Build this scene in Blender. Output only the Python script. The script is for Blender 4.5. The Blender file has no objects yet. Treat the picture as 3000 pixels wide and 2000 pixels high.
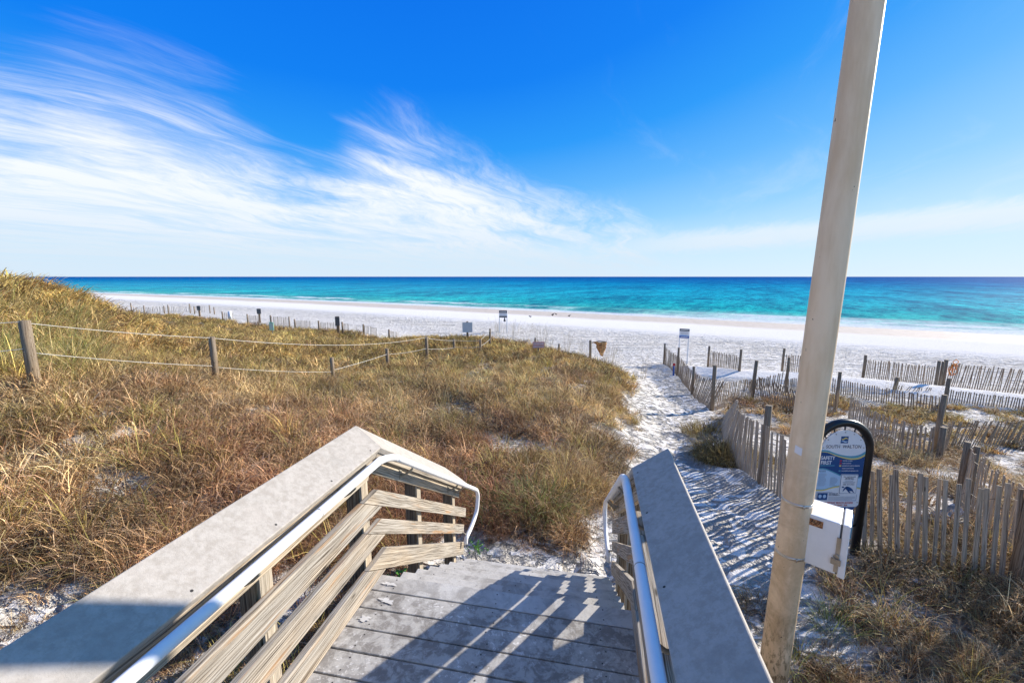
import bpy, bmesh, math, random
import numpy as np
from mathutils import Vector, Matrix, Euler
random.seed(7)
rng = np.random.default_rng(11)
R = math.radians
scene = bpy.context.scene
COL = scene.collection
AZ = R(10.8)                      # heading of the beach stairs, to the right of the view
SUN_AZ, SUN_EL = R(62.3), R(22.3) # sun: ahead and to the right, low

# ------------------------------------------------------------------ materials
MATS = {}
def newmat(name):
    m = bpy.data.materials.new(name); m.use_nodes = True
    m.node_tree.nodes.clear()
    return m, m.node_tree.nodes, m.node_tree.links
class NT:
    """tiny node helper"""
    def __init__(s, tree): s.t = tree; s.n = tree.nodes; s.l = tree.links
    def node(s, typ, **kw):
        n = s.n.new(typ)
        for k, v in kw.items(): setattr(n, k, v)
        return n
    def link(s, a, b): s.l.new(a, b)
    def set(s, sock, v):
        if hasattr(v, 'is_output') or isinstance(v, bpy.types.NodeSocket): s.l.new(v, sock)
        else: sock.default_value = v
    def math(s, op, a, b=0.0, c=0.0, clamp=False):
        n = s.n.new('ShaderNodeMath'); n.operation = op; n.use_clamp = clamp
        s.set(n.inputs[0], a); s.set(n.inputs[1], b)
        if op in ('MULTIPLY_ADD', 'COMPARE', 'SMOOTH_MIN'): s.set(n.inputs[2], c)
        return n.outputs[0]
    def vmath(s, op, a, b=(0, 0, 0)):
        n = s.n.new('ShaderNodeVectorMath'); n.operation = op
        s.set(n.inputs[0], a); s.set(n.inputs[1], b)
        return n.outputs[0]
    def noise(s, vec, scale, detail=4, rough=.55, dist=0.0):
        n = s.n.new('ShaderNodeTexNoise'); s.set(n.inputs['Vector'], vec)
        n.inputs['Scale'].default_value = scale; n.inputs['Detail'].default_value = detail
        n.inputs['Roughness'].default_value = rough; n.inputs['Distortion'].default_value = dist
        return n.outputs['Fac']
    def smooth(s, v, a, b, lo=0.0, hi=1.0):
        n = s.n.new('ShaderNodeMapRange'); n.interpolation_type = 'SMOOTHSTEP'
        s.set(n.inputs[0], v); n.inputs[1].default_value = a; n.inputs[2].default_value = b
        n.inputs[3].default_value = lo; n.inputs[4].default_value = hi
        return n.outputs[0]
    def mix(s, f, a, b, mode='MIX'):
        n = s.n.new('ShaderNodeMix'); n.data_type = 'RGBA'; n.blend_type = mode
        s.set(n.inputs[0], f)
        s.set(n.inputs[6], a if not isinstance(a, tuple) else (*a[:3], 1)); s.set(n.inputs[7], b if not isinstance(b, tuple) else (*b[:3], 1))
        return n.outputs[2]
    def ramp(s, f, stops):
        n = s.n.new('ShaderNodeValToRGB'); s.set(n.inputs[0], f)
        e = n.color_ramp.elements
        while len(e) > 1: e.remove(e[-1])
        e[0].position = stops[0][0]; e[0].color = (*stops[0][1], 1)
        for p, c in stops[1:]:
            k = e.new(p); k.color = (*c, 1)
        return n.outputs[0]
    def attr(s, name, typ='GEOMETRY'):
        n = s.n.new('ShaderNodeAttribute'); n.attribute_name = name; n.attribute_type = typ
        return n
    def scalevec(s, vec, sc):
        n = s.n.new('ShaderNodeMapping'); s.set(n.inputs[0], vec); n.inputs['Scale'].default_value = sc
        return n.outputs[0]
    def bump(s, h, strength, dist):
        n = s.n.new('ShaderNodeBump'); n.inputs['Strength'].default_value = 1.0
        s.set(n.inputs['Height'], h); s.set(n.inputs['Strength'], strength); n.inputs['Distance'].default_value = dist
        return n.outputs[0]
    def out(s, col, rough=.6, normal=None, metal=0.0, spec=.5, extra=None):
        p = s.n.new('ShaderNodeBsdfPrincipled'); o = s.n.new('ShaderNodeOutputMaterial')
        s.set(p.inputs['Base Color'], col if not isinstance(col, tuple) else (*col[:3], 1))
        s.set(p.inputs['Roughness'], rough); s.set(p.inputs['Metallic'], metal); s.set(p.inputs['Specular IOR Level'], spec)
        if normal is not None: s.l.new(normal, p.inputs['Normal'])
        for k, v in (extra or {}).items(): s.set(p.inputs[k], v)
        s.l.new(p.outputs[0], o.inputs[0])
        return p
def T(name):
    m = bpy.data.materials.new(name); m.use_nodes = True; m.node_tree.nodes.clear()
    MATS[name] = m
    return NT(m.node_tree), m
def plain(name, col, rough=.5, metal=0.0, spec=.5, var=.12):
    t, m = T(name)
    tc = t.node('ShaderNodeTexCoord').outputs['Object']
    n = t.noise(tc, 9, 5, .6)
    c = t.mix(t.smooth(n, .3, .7), tuple(v*(1-var) for v in col), tuple(min(1, v*(1+var)) for v in col))
    t.out(c, t.smooth(n, .3, .7, rough*.85, min(1, rough*1.15)), None, metal, spec)
    return m
def wood(name, dark, mid, light, crack=.6, greylow=.0, orange=None):
    """weathered board: grain runs along U"""
    t, m = T(name)
    uv = t.node('ShaderNodeUVMap').outputs[0]
    warp = t.noise(t.scalevec(uv, (2.2, 9, 1)), 1.0, 2, .5)
    uvw = t.vmath('ADD', uv, t.node_comb(0, t.math('MULTIPLY', warp, .035)))
    g = t.noise(t.scalevec(uvw, (2.2, 125, 1)), 1.0, 6, .68, .25)
    g2 = t.noise(t.scalevec(uvw, (5, 260, 1)), 1.0, 2, .5)
    big = t.noise(t.scalevec(uv, (1.4, 7, 1)), 1.0, 3, .5)
    c = t.ramp(g, [(.36, dark), (.46, mid), (.60, light)])
    c = t.mix(t.smooth(big, .42, .62), c, t.mix(1.0, c, (1.18, 1.1, 1.0), 'MULTIPLY'))
    if orange:
        o = t.noise(t.scalevec(uv, (1.1, 11, 1)), 1.7, 3, .5)
        c = t.mix(t.smooth(o, .56, .70, 0, .75), c, orange)
    cr = t.noise(t.scalevec(uvw, (1.7, 120, 1)), 1.0, 4, .72)
    crk = t.smooth(cr, .60, .66)
    c = t.mix(t.math('MULTIPLY', crk, crack), c, tuple(v*.22 for v in dark))
    # knots
    v = t.node('ShaderNodeTexVoronoi'); t.set(v.inputs['Vector'], t.scalevec(uvw, (3.4, 11.0, 1))); v.inputs['Scale'].default_value = 1.0
    kn = t.smooth(v.outputs['Distance'], .05, .13, 1, 0)
    c = t.mix(t.math('MULTIPLY', kn, .8), c, tuple(v_*.5 for v_ in dark))
    h = t.math('ADD', t.math('MULTIPLY', g, .6), t.math('MULTIPLY', g2, .25))
    h = t.math('SUBTRACT', h, t.math('MULTIPLY', crk, .9))
    t.out(c, .82, t.bump(h, .75, .004), 0, .25)
    return m
def _comb(s, x, y, z=0.0):
    n = s.n.new('ShaderNodeCombineXYZ'); s.set(n.inputs[0], x); s.set(n.inputs[1], y); s.set(n.inputs[2], z)
    return n.outputs[0]
NT.node_comb = _comb

wood('board_wood', (.085, .066, .048), (.26, .225, .18), (.47, .43, .37), 1.0, orange=(.42, .23, .10))
wood('board_wood_grey', (.09, .073, .056), (.26, .225, .18), (.45, .41, .345), 1.0)
wood('beam_wood', (.13, .11, .085), (.34, .29, .22), (.52, .46, .37), .7)
wood('post_wood', (.055, .04, .028), (.15, .105, .065), (.30, .235, .16), .7)
wood('round_post_wood', (.07, .05, .033), (.18, .135, .09), (.33, .265, .19), .9)
wood('slat_wood', (.09, .065, .042), (.25, .185, .125), (.42, .335, .24), .7)
wood('old_slat_wood', (.12, .095, .07), (.33, .27, .20), (.53, .455, .36), .7)

# composite cap boards
t, m = T('cap_composite')
tc = t.node('ShaderNodeTexCoord').outputs['Object']
n1 = t.noise(tc, 30, 7, .72, .15); n2 = t.noise(tc, 9, 5, .65, .1); n3 = t.noise(tc, 260, 3, .7)
n4 = t.noise(tc, 3.2, 6, .7, .2)
c = t.mix(t.smooth(n1, .36, .64), (.37, .33, .28), (.47, .43, .375))
c = t.mix(t.smooth(n2, .48, .66, 0, .4), c, (.50, .45, .39))
c = t.mix(t.smooth(n4, .50, .64, 0, .45), c, (.32, .295, .255))
c = t.mix(t.smooth(n3, .62, .72, 0, .55), c, (.24, .22, .20))
t.out(c, .78, t.bump(t.math('ADD', n1, t.math('MULTIPLY', n3, .5)), .5, .003), 0, .3)

# deck boards, dusted with sand
t, m = T('deck_composite')
tc = t.node('ShaderNodeTexCoord').outputs['Object']
n1 = t.noise(tc, 12, 8, .72, .35); n2 = t.noise(tc, 2.3, 4, .55, .4); n3 = t.noise(tc, 180, 3, .7); n4 = t.noise(tc, 34, 4, .7, .5)
c = t.mix(t.smooth(n1, .42, .58), (.25, .23, .205), (.46, .44, .40))
c = t.mix(t.smooth(n2, .42, .68, 0, .5), c, (.58, .555, .51))
c = t.mix(t.math('MULTIPLY', t.smooth(n4, .56, .62), t.smooth(n2, .40, .60)), c, (.70, .68, .64))
c = t.mix(t.smooth(n3, .60, .75, 0, .4), c, (.16, .15, .14))
gr = t.noise(t.scalevec(tc, (6, 90, 6)), 1, 3, .6)
t.out(c, .85, t.bump(t.math('ADD', n4, gr), .35, .004), 0, .25)
t, m = T('step_composite')
tc = t.node('ShaderNodeTexCoord').outputs['Object']
n1 = t.noise(tc, 7, 7, .68, .9); n2 = t.noise(tc, 2.0, 4, .55, .4); n4 = t.noise(tc, 45, 4, .7, .5)
c = t.mix(t.smooth(n1, .38, .62), (.36, .34, .31), (.55, .53, .49))
c = t.mix(t.smooth(n2, .42, .66, 0, .6), c, (.66, .64, .60))
c = t.mix(t.smooth(n4, .60, .68, 0, .6), c, (.25, .235, .215))
t.out(c, .88, t.bump(n4, .4, .005), 0, .2)

plain('white_pipe', (.86, .85, .83), .45, 0, .3, .03)
plain('galvanised', (.42, .40, .36), .5, .7)
plain('grey_bracket', (.30, .27, .21), .65, .2)
plain('steel_band', (.55, .53, .50), .32, .9)
plain('screw_dark', (.03, .025, .02), .6)
plain('wire_dark', (.10, .085, .07), .6, .3)
plain('rope_white', (.60, .57, .50), .9)
plain('black_tube', (.012, .012, .013), .35)
plain('box_white', (.86, .86, .84), .38, 0, .5, .03)
plain('latch_metal', (.40, .36, .30), .5, .8, .5, .3)
plain('sign_white', (.78, .78, .79), .4, 0, .5, .02)
plain('sign_navy', (.012, .07, .22), .4, 0, .5, .02)
plain('sign_light_blue', (.46, .63, .80), .4, 0, .5, .02)
plain('sign_teal', (.10, .34, .45), .4, 0, .5, .02)
plain('sign_yellow', (.78, .62, .16), .4, 0, .5, .02)
plain('sign_red', (.50, .02, .03), .4, 0, .5, .02)
plain('sign_text_dark', (.02, .03, .07), .4, 0, .5, .02)
plain('sign_grey_text', (.20, .22, .27), .4, 0, .5, .02)
plain('sign_green_teal', (.34, .72, .56), .5, 0, .5, .05)
plain('sign_rear', (.62, .66, .70), .5, .2, .5, .05)
plain('faded_pink', (.62, .36, .33), .6, 0, .3, .1)
plain('splash_pale', (.66, .64, .60), .8)
plain('paint_red', (.50, .02, .03), .5)
plain('paint_blue', (.02, .09, .35), .5)
plain('paint_white', (.80, .80, .80), .5, 0, .5, .03)
plain('net_orange', (.85, .30, .03), .6)
plain('grey_metal', (.10, .105, .11), .6, .2)
plain('bird_dark', (.035, .03, .03), .7)
plain('weed_leaf', (.10, .27, .03), .55, 0, .3, .3)
# rust brown sheet
t, m = T('rust_sheet'); tc = t.node('ShaderNodeTexCoord').outputs['Object']
n = t.noise(tc, 7, 5, .6, .6)
t.out(t.ramp(n, [(.36, (.09, .035, .012)), (.5, (.40, .17, .05)), (.66, (.62, .36, .14))]), .8, t.bump(n, .6, .02))
# lamp post paint : cream, grimy towards the foot
t, m = T('pole_cream'); tc = t.node('ShaderNodeTexCoord').outputs['Object']
n1 = t.noise(t.scalevec(tc, (1, 1, .18)), 9, 5, .6); n2 = t.noise(tc, 3.0, 6, .7, .8); n3 = t.noise(t.scalevec(tc, (1, 1, .35)), 38, 5, .75)
sep = t.node('ShaderNodeSeparateXYZ'); t.link(tc, sep.inputs[0])
c = t.mix(t.smooth(n1, .35, .65), (.78, .57, .35), (.90, .70, .47))
low = t.smooth(sep.outputs[2], .0, 3.2, 1.0, 0.0)
c = t.mix(t.math('MULTIPLY', low, t.smooth(n2, .36, .62)), c, (.52, .36, .20))
foot = t.smooth(sep.outputs[2], .15, 1.1, 1.0, 0.0)
c = t.mix(t.math('MULTIPLY', foot, t.smooth(n3, .48, .62)), c, (.23, .15, .075))
sp = t.noise(tc, 26, 2, .5)
c = t.mix(t.smooth(sp, .735, .76), c, (.12, .08, .05))
t.out(c, .6, t.bump(n3, .08, .003), 0, .2)
# rusty sticker
t, m = T('rusty_sticker'); tc = t.node('ShaderNodeTexCoord').outputs['Object']
n = t.noise(tc, 60, 4, .6)
t.out(t.ramp(n, [(.38, (.10, .035, .012)), (.52, (.38, .15, .05)), (.66, (.60, .34, .16))]), .7)

# grass blades : tint per tuft (instance), shade per blade (colour attribute)
t, m = T('grass_blade')
ti = t.attr('tint', 'INSTANCER'); sh = t.attr('shade')
c = t.mix(1.0, ti.outputs['Color'], sh.outputs['Color'], 'MULTIPLY')
p = t.out(c, .62, None, 0, .2)
o = t.n.get('Material Output'); tr = t.node('ShaderNodeBsdfTranslucent'); t.link(c, tr.inputs[0])
mx = t.node('ShaderNodeMixShader'); mx.inputs[0].default_value = .2
t.link(p.outputs[0], mx.inputs[1]); t.link(tr.outputs[0], mx.inputs[2]); t.link(mx.outputs[0], o.inputs[0])
def own_grass(name, col):
    t, m = T(name)
    sh = t.attr('shade')
    c = t.mix(1.0, col, sh.outputs['Color'], 'MULTIPLY')
    p = t.out(c, .6, None, 0, .2)
    o = t.n.get('Material Output'); tr = t.node('ShaderNodeBsdfTranslucent'); t.link(c, tr.inputs[0])
    mx = t.node('ShaderNodeMixShader'); mx.inputs[0].default_value = .32
    t.link(p.outputs[0], mx.inputs[1]); t.link(tr.outputs[0], mx.inputs[2]); t.link(mx.outputs[0], o.inputs[0])
own_grass('clump_olive', (.36, .28, .12)); own_grass('clump_tan', (.50, .35, .17)); own_grass('clump_green', (.26, .30, .10))

# ------------------------------------------------------------------ objects
def tag(o, label=None, cat=None, group=None, kind=None):
    if label: o['label'] = label
    if cat: o['category'] = cat
    if group: o['group'] = group
    if kind: o['kind'] = kind
    return o
def thing(name, label, cat, loc=(0, 0, 0), rz=0.0, group=None):
    o = bpy.data.objects.new(name, None); COL.objects.link(o)
    o.empty_display_size = .1
    o.location = loc; o.rotation_euler = (0, 0, rz)
    return tag(o, label, cat, group)
class MB:
    def __init__(s): s.v = []; s.f = []; s.uv = []; s.mi = []; s.sm = []; s.vc = None
    def quad_uv(s, idx, g, off=(0, 0)):
        P = [Vector(s.v[i]) for i in idx]
        n = (P[1]-P[0]).cross(P[2]-P[0])
        if n.length < 1e-12 and len(P) > 3: n = (P[2]-P[0]).cross(P[3]-P[0])
        n.normalize()
        if abs(n.dot(g)) > .8:
            a = Vector((0, 0, 1)) if abs(n.z) < .7 else Vector((1, 0, 0)); b = n.cross(a).normalized(); a = b.cross(n)
            return [(p.dot(a)*.35+off[0], p.dot(b)+off[1]) for p in P]
        b = n.cross(g).normalized()
        return [(p.dot(g)+off[0], p.dot(b)+off[1]) for p in P]
    def face(s, idx, g=Vector((1, 0, 0)), off=(0, 0), mi=0, smooth=False):
        s.f.append(tuple(idx)); s.uv.append(s.quad_uv(idx, g, off)); s.mi.append(mi); s.sm.append(smooth)
    def prism(s, pts, ext, g, mi=0):
        """polygon pts (3D) extruded by vector ext, grain along g"""
        off = (random.uniform(0, 40), random.uniform(0, 40)); g = Vector(g).normalized()
        b = len(s.v); n = len(pts); e = Vector(ext)
        nn = Vector((0, 0, 0))
        for i in range(n): nn += Vector(pts[i]).cross(Vector(pts[(i+1) % n]))
        if nn.dot(e) > 0: pts = list(reversed(pts))
        s.v += [tuple(p) for p in pts] + [tuple(Vector(p)+e) for p in pts]
        s.face(list(range(b, b+n)), g, off, mi)
        s.face(list(range(b+2*n-1, b+n-1, -1)), g, off, mi)
        for i in range(n):
            j = (i+1) % n
            s.face([b+i, b+n+i, b+n+j, b+j], g, (off[0], off[1]+i*.37), mi)
    def board(s, p0, p1, w, h, up=(0, 0, 1), mi=0):
        """box from p0 to p1; w sideways, h along up, centred"""
        p0 = Vector(p0); p1 = Vector(p1); d = (p1-p0).normalized(); up = Vector(up)
        side = d.cross(up).normalized(); u = side.cross(d).normalized()
        q = [p0+side*w/2*a+u*h/2*b for a, b in ((-1, -1), (1, -1), (1, 1), (-1, 1))]
        s.prism(q, p1-p0, d, mi)
    def box(s, c, sz, g=(1, 0, 0), mi=0):
        c = Vector(c); x, y, z = sz
        q = [c+Vector((a*x/2, b*y/2, -z/2)) for a, b in ((-1, -1), (1, -1), (1, 1), (-1, 1))]
        s.prism(q, (0, 0, z), g, mi)
    def tube(s, path, rad, seg=12, cap=True, mi=0, smooth=True):
        path = [Vector(p) for p in path]; n = len(path)
        rads = rad if isinstance(rad, (list, tuple)) else [rad]*n
        b0 = len(s.v); L = 0.0; off = (random.uniform(0, 40), random.uniform(0, 40))
        prev = None; rings = []; lens = []
        for i in range(n):
            d = (path[min(i+1, n-1)]-path[max(i-1, 0)]).normalized()
            if prev is None:
                a = Vector((0, 0, 1)) if abs(d.z) < .9 else Vector((1, 0, 0)); x = d.cross(a).normalized()
            else:
                x = (prev-d*prev.dot(d)).normalized()
            prev = x; y = d.cross(x)
            if i: L += (path[i]-path[i-1]).length
            lens.append(L); ring = []
            for k in range(seg):
                a = 2*math.pi*k/seg
                s.v.append(tuple(path[i]+(x*math.cos(a)+y*math.sin(a))*rads[i])); ring.append(len(s.v)-1)
            rings.append(ring)
        for i in range(n-1):
            for k in range(seg):
                k2 = (k+1) % seg; c1 = 2*math.pi*rads[i]/seg
                s.f.append((rings[i][k], rings[i][k2], rings[i+1][k2], rings[i+1][k]))
                s.uv.append([(lens[i]+off[0], k*c1+off[1]), (lens[i]+off[0], (k+1)*c1+off[1]), (lens[i+1]+off[0], (k+1)*c1+off[1]), (lens[i+1]+off[0], k*c1+off[1])])
                s.mi.append(mi); s.sm.append(smooth)
        if cap:
            g = (path[-1]-path[0]).normalized()
            s.face(list(reversed(rings[0])), g, off, mi); s.face(rings[-1], g, off, mi)
    def build(s, name, mats, parent=None, loc=None, bevel=0.0, local=False):
        me = bpy.data.meshes.new(name)
        v = s.v
        if parent is not None and not local:
            inv = parent_matrix(parent).inverted(); v = [inv @ Vector(p) for p in v]
        elif parent is None and loc is not None and not local:
            L = Vector(loc); v = [Vector(p)-L for p in v]
        me.from_pydata([tuple(p) for p in v], [], s.f)
        uvl = me.uv_layers.new(name='UVMap')
        flat = [c for f in s.uv for uv in f for c in uv]
        uvl.data.foreach_set('uv', flat)
        me.polygons.foreach_set('material_index', s.mi); me.polygons.foreach_set('use_smooth', s.sm)
        if isinstance(mats, str): mats = [mats]
        for k in mats: me.materials.append(MATS[k])
        me.update()
        o = bpy.data.objects.new(name, me); COL.objects.link(o)
        if parent is not None: o.parent = parent
        elif loc is not None: o.location = loc
        if bevel:
            b = o.modifiers.new('bevel', 'BEVEL'); b.width = bevel; b.segments = 2; b.limit_method = 'ANGLE'; b.angle_limit = R(40)
        return o
def parent_matrix(o):
    m = Matrix.Translation(o.location) @ o.rotation_euler.to_matrix().to_4x4() @ Matrix.Diagonal((*o.scale, 1))
    return parent_matrix(o.parent) @ m if o.parent else m
def D(d, t, z):
    """stairs frame: d to the right of the heading, t ahead, z above the landing"""
    return Vector((d*math.cos(AZ)+t*math.sin(AZ), -d*math.sin(AZ)+t*math.cos(AZ), z))
DV = D(1, 0, 0); TV = D(0, 1, 0)

def vnoise(x, y, seed=0):
    """value noise on numpy arrays, 0..1"""
    xi = np.floor(x).astype(np.int64); yi = np.floor(y).astype(np.int64); fx = x-xi; fy = y-yi
    fx = fx*fx*(3-2*fx); fy = fy*fy*(3-2*fy)
    def h(a, b):
        n = (a*374761393+b*668265263+seed*974634777) & 0x7fffffff
        n = ((n ^ (n >> 13))*1274126177) & 0x7fffffff
        return ((n ^ (n >> 16)) & 0xffff)/65535.0
    return (h(xi, yi)*(1-fx)+h(xi+1, yi)*fx)*(1-fy)+(h(xi, yi+1)*(1-fx)+h(xi+1, yi+1)*fx)*fy
def fbm(x, y, o=4, seed=0):
    s = 0; a = .5; t = 0
    for i in range(o):
        s = s+a*vnoise(x*2**i, y*2**i, seed+i); t += a; a *= .5
    return s/t
# ------------------------------------------------------------------ terrain
SEA=-4.3
def shore_y(X): return 79-.60*X-.0006*X*X if X>-500 else 79+300-150
def sdist(X,Y):
    return (shore_y(X)-Y)*.857
def beach_z(s):
    if s<=0: return SEA+max(s*.06,-3)
    if s<6: return SEA+s*.05
    if s<16: return SEA+.30+(s-6)*.042
    return SEA+.72+min((s-16)*.0125,.35)
CTRL=[# X,Y,Z
(-7.1,6.0,.28),(-6.2,8.5,-.27),(-3.4,2.8,-.75),(-14,11.5,1.6),(-13.2,12.8,.85),(-16,14.5,1.3),(-11,9,.85),(-9.5,7.5,.5),(-18,12,1.7),(-24,14,1.4),(-5.5,4,-.25),(-8,3,.1),(-12,4,.9),
(-13.4,14.9,.1),(-12,18,-1.1),(-15,18,-1.15),(-20,18,-.45),(-26,20,.1),(-18,22,-1.55),(-24,27,-1.9),(-11,14,-.6),(-7.5,12,-.75),(-4.5,10,-.95),(-3,12.2,-1.05),(-3,16.4,-1.25),(-9,18,-1.25),(-15,25,-1.95),(-22,30,-2.4),(-14,34,-2.75),(-12,35,-2.85),(-32,44,-3.15),
(-6,28,-2.3),(-2,23,-1.5),(-2.4,20,-1.3),(0,22,-1.5),(0,18,-1.25),(.8,14,-1.15),(3,19.5,-1.9),(3.6,17.2,-1.75),(4.4,15.5,-2.0),(2.4,12.5,-1.3),(0,10,-1.1),(-1.5,7,-1.1),(.3,8,-1.25),(2.3,9.2,-1.4),(3.2,12.2,-1.6),
(-1.2,1.5,-1.15),(0,0,-1.25),(-2.5,0,-1.0),(2,0,-1.2),(.3,4.3,-1.22),(-1,5,-1.1),(1.6,5,-1.27),(1.0,6,-1.25),
(2.1,2.8,-1.2),(3.5,3,-1.18),(4,4.8,-1.2),(6,4.4,-1.2),(8,4,-1.1),(3.4,6.5,-1.45),(3.5,9,-1.75),(4.05,10.9,-1.98),(5.5,15,-2.45),(6.5,18.5,-2.75),(8,22,-3.1),(9.16,24.5,-3.26),(6,24,-3.1),(3,26,-3.0),
(4.3,6.4,-1.3),(5,9.5,-1.75),(6.1,13,-2.25),(7.8,19.5,-2.85),(9.2,15.8,-2.55),(11.2,17,-2.65),(7.5,13,-2.2),(11,23.3,-3.2),(11.8,21.2,-3.05),(14.4,21.6,-3.1),(18.3,21,-3.25),(21,19.6,-3.2),(9.2,8.8,-2.0),(6.5,8,-1.65),(13,9,-2.1),(12,13,-2.5),(16,14,-2.7),(20,15,-2.9),(15,17.5,-2.75),(18,17.5,-2.9),(22,10,-2.3),(30,14,-3.0),(28,18,-3.2),(9,6,-1.5),(11,4.5,-1.4),(15,5,-1.6),(9,0,-1.0),(16,-2,-1.2),(0,-6,-1.1),(-8,-5,.2),(-20,0,1.4),(10,-10,-.8),(-10,-14,.3),(-35,10,1.6),(-40,25,.3),(-45,40,-1.8),(35,2,-1.8),
]
for X in (-60,-40,-25,-10,0,10,20,30,45):
    for s in (47,40):
        if s==47 and 0<=X<=10: continue
        Y=shore_y(X)-s/.857
        z=beach_z(s)
        if s==47: z+=.15
        CTRL.append((X,Y,z))
_C=np.array(CTRL,float)
def _tps_fit(C,lam=.02):
    n=len(C); P=C[:,:2]; d=np.linalg.norm(P[:,None]-P[None],axis=2)
    K=np.where(d>0,d*d*np.log(d+1e-9),0)+lam*np.eye(n)
    A=np.zeros((n+3,n+3)); A[:n,:n]=K; A[:n,n]=1; A[:n,n+1:]=P; A[n,:n]=1; A[n+1:,:n]=P.T
    b=np.zeros(n+3); b[:n]=C[:,2]
    return np.linalg.solve(A,b)
_W=_tps_fit(_C)
def terrain_np(X,Y):
    X=np.asarray(X,float);Y=np.asarray(Y,float); sh=X.shape; x=X.ravel();y=Y.ravel(); out=np.zeros_like(x)
    for i in range(0,len(x),20000):
        a=x[i:i+20000,None]-_C[None,:,0]; b=y[i:i+20000,None]-_C[None,:,1]; r2=a*a+b*b
        k=.5*r2*np.log(r2+1e-12)
        out[i:i+20000]=k@_W[:len(_C)]+_W[-3]+_W[-2]*x[i:i+20000]+_W[-1]*y[i:i+20000]
    xs=np.maximum(x,-500); s=(79-.60*xs-.0006*xs*xs-y)*.857
    bz=np.where(s<=0,SEA+np.maximum(s*.06,-3),np.where(s<6,SEA+s*.05,np.where(s<16,SEA+.30+(s-6)*.042,SEA+.72+np.minimum((s-16)*.0125,.35))))
    w=np.clip((s-34)/8,0,1); w=w*w*(3-2*w)
    far=np.clip((np.hypot(x,y)-45)/25,0,1); w=w*(1-far)
    fz=bz+far*np.clip((s-45)/20,0,1)*1.0
    out=np.clip(out,-4.5,1.8)
    z=fz*(1-w)+out*w
    return z.reshape(sh)
def terrain(X,Y): return float(terrain_np(np.array([X]),np.array([Y]))[0])
# ------------------------------------------------------------------ vegetation density on the ground plan
def poly_dist(px, py, poly):
    """signed distance to polygon, + inside"""
    px = np.asarray(px, float); py = np.asarray(py, float)
    d = np.full(px.shape, 1e9); ins = np.zeros(px.shape, bool); n = len(poly)
    for i in range(n):
        x0, y0 = poly[i]; x1, y1 = poly[(i+1) % n]; ex, ey = x1-x0, y1-y0
        tt = np.clip(((px-x0)*ex+(py-y0)*ey)/(ex*ex+ey*ey), 0, 1)
        d = np.minimum(d, np.hypot(px-x0-tt*ex, py-y0-tt*ey))
        c = ((y0 > py) != (y1 > py)) & (px < (x1-x0)*(py-y0)/((y1-y0) if y1 != y0 else 1e-9)+x0)
        ins ^= c
    return np.where(ins, d, -d)
DUNE = [(-1.5, -6), (-1.25, 1), (-1.0, 3.6), (-.85, 4.25), (-.3, 4.3), (1.05, 4.45), (1.45, 5.3), (1.95, 6.6), (2.3, 7.8), (2.9, 9.2), (3.5, 10.9), (3.3, 12.0), (4.3, 14.2), (4.75, 16), (5.0, 18), (4.3, 19.6), (3.0, 20.6), (0, 22), (-2.6, 23.5), (-5.5, 27.5), (-9, 32.5), (-20, 39.5), (-34, 49.5), (-50, 59), (-75, 73), (-75, -30), (-1.5, -30)]
BACK = [(1.3, -8), (1.0, 1.0), (1.5, 2.7), (2.2, 3.5), (3.0, 3.9), (3.8, 4.5), (4.0, 5.4), (4.1, 6.6), (4.35, 7.8), (5.0, 9.6), (5.9, 11.6), (6.8, 14.2), (7.3, 16.0), (8.9, 14.9), (10.6, 15.6), (12, 15.7), (15, 15.1), (19, 14.6), (24, 12), (60, 2), (60, -8)]
BARE = [(.2, 7.5, .75, .42), (-.55, 7.9, .5, .3), (-3.85, 2.85, .5, .4), (2.75, 9.6, .35, .9), (2.2, 8.6, .4, .5), (-2.35, 2.2, .4, .7), (-2.1, 3.2, .3, .6), (-4.6, 4.6, .5, .25), (-2.9, 4.4, .35, .3),
        (5.0, 8.5, .6, .5), (5.6, 9.6, .7, .5), (7.2, 7.4, .5, .3), (2.8, 3.2, .35, .35), (12.5, 11.5, .9, .4), (3.5, 2.5, .35, .2)]
def veg(X, Y):
    X = np.asarray(X, float); Y = np.asarray(Y, float)
    w = (fbm(X*1.7, Y*1.7, 3, 5)-.5)*1.3
    a = np.clip((poly_dist(X, Y, DUNE)+w)/.35, 0, 1)
    b = np.clip((poly_dist(X, Y, BACK)+w)/.5, 0, 1)
    n = fbm(X*1.1+7, Y*1.1, 4, 21)
    near = np.clip((6.2-Y)/2.5, 0, 1)
    b = b*np.clip((n-.40+near*.13)/.10, .0, 1)*(.8+.2*near)
    v = np.maximum(a, b)
    bare = np.zeros_like(v)
    for x, y, rx, ry in BARE:
        q = np.hypot((X-x)/rx, (Y-y)/ry)+w*.35
        bare = np.maximum(bare, np.clip((1.25-q)/.6, 0, 1))
    v = v*(1-.82*bare)
    # a few small openings everywhere
    h = fbm(X*.75+31, Y*.75, 3, 77)
    dist = np.hypot(X, Y)
    v = v*(1-np.clip((h-.72)/.06, 0, 1)*.6*(dist < 14))
    return v

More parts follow.
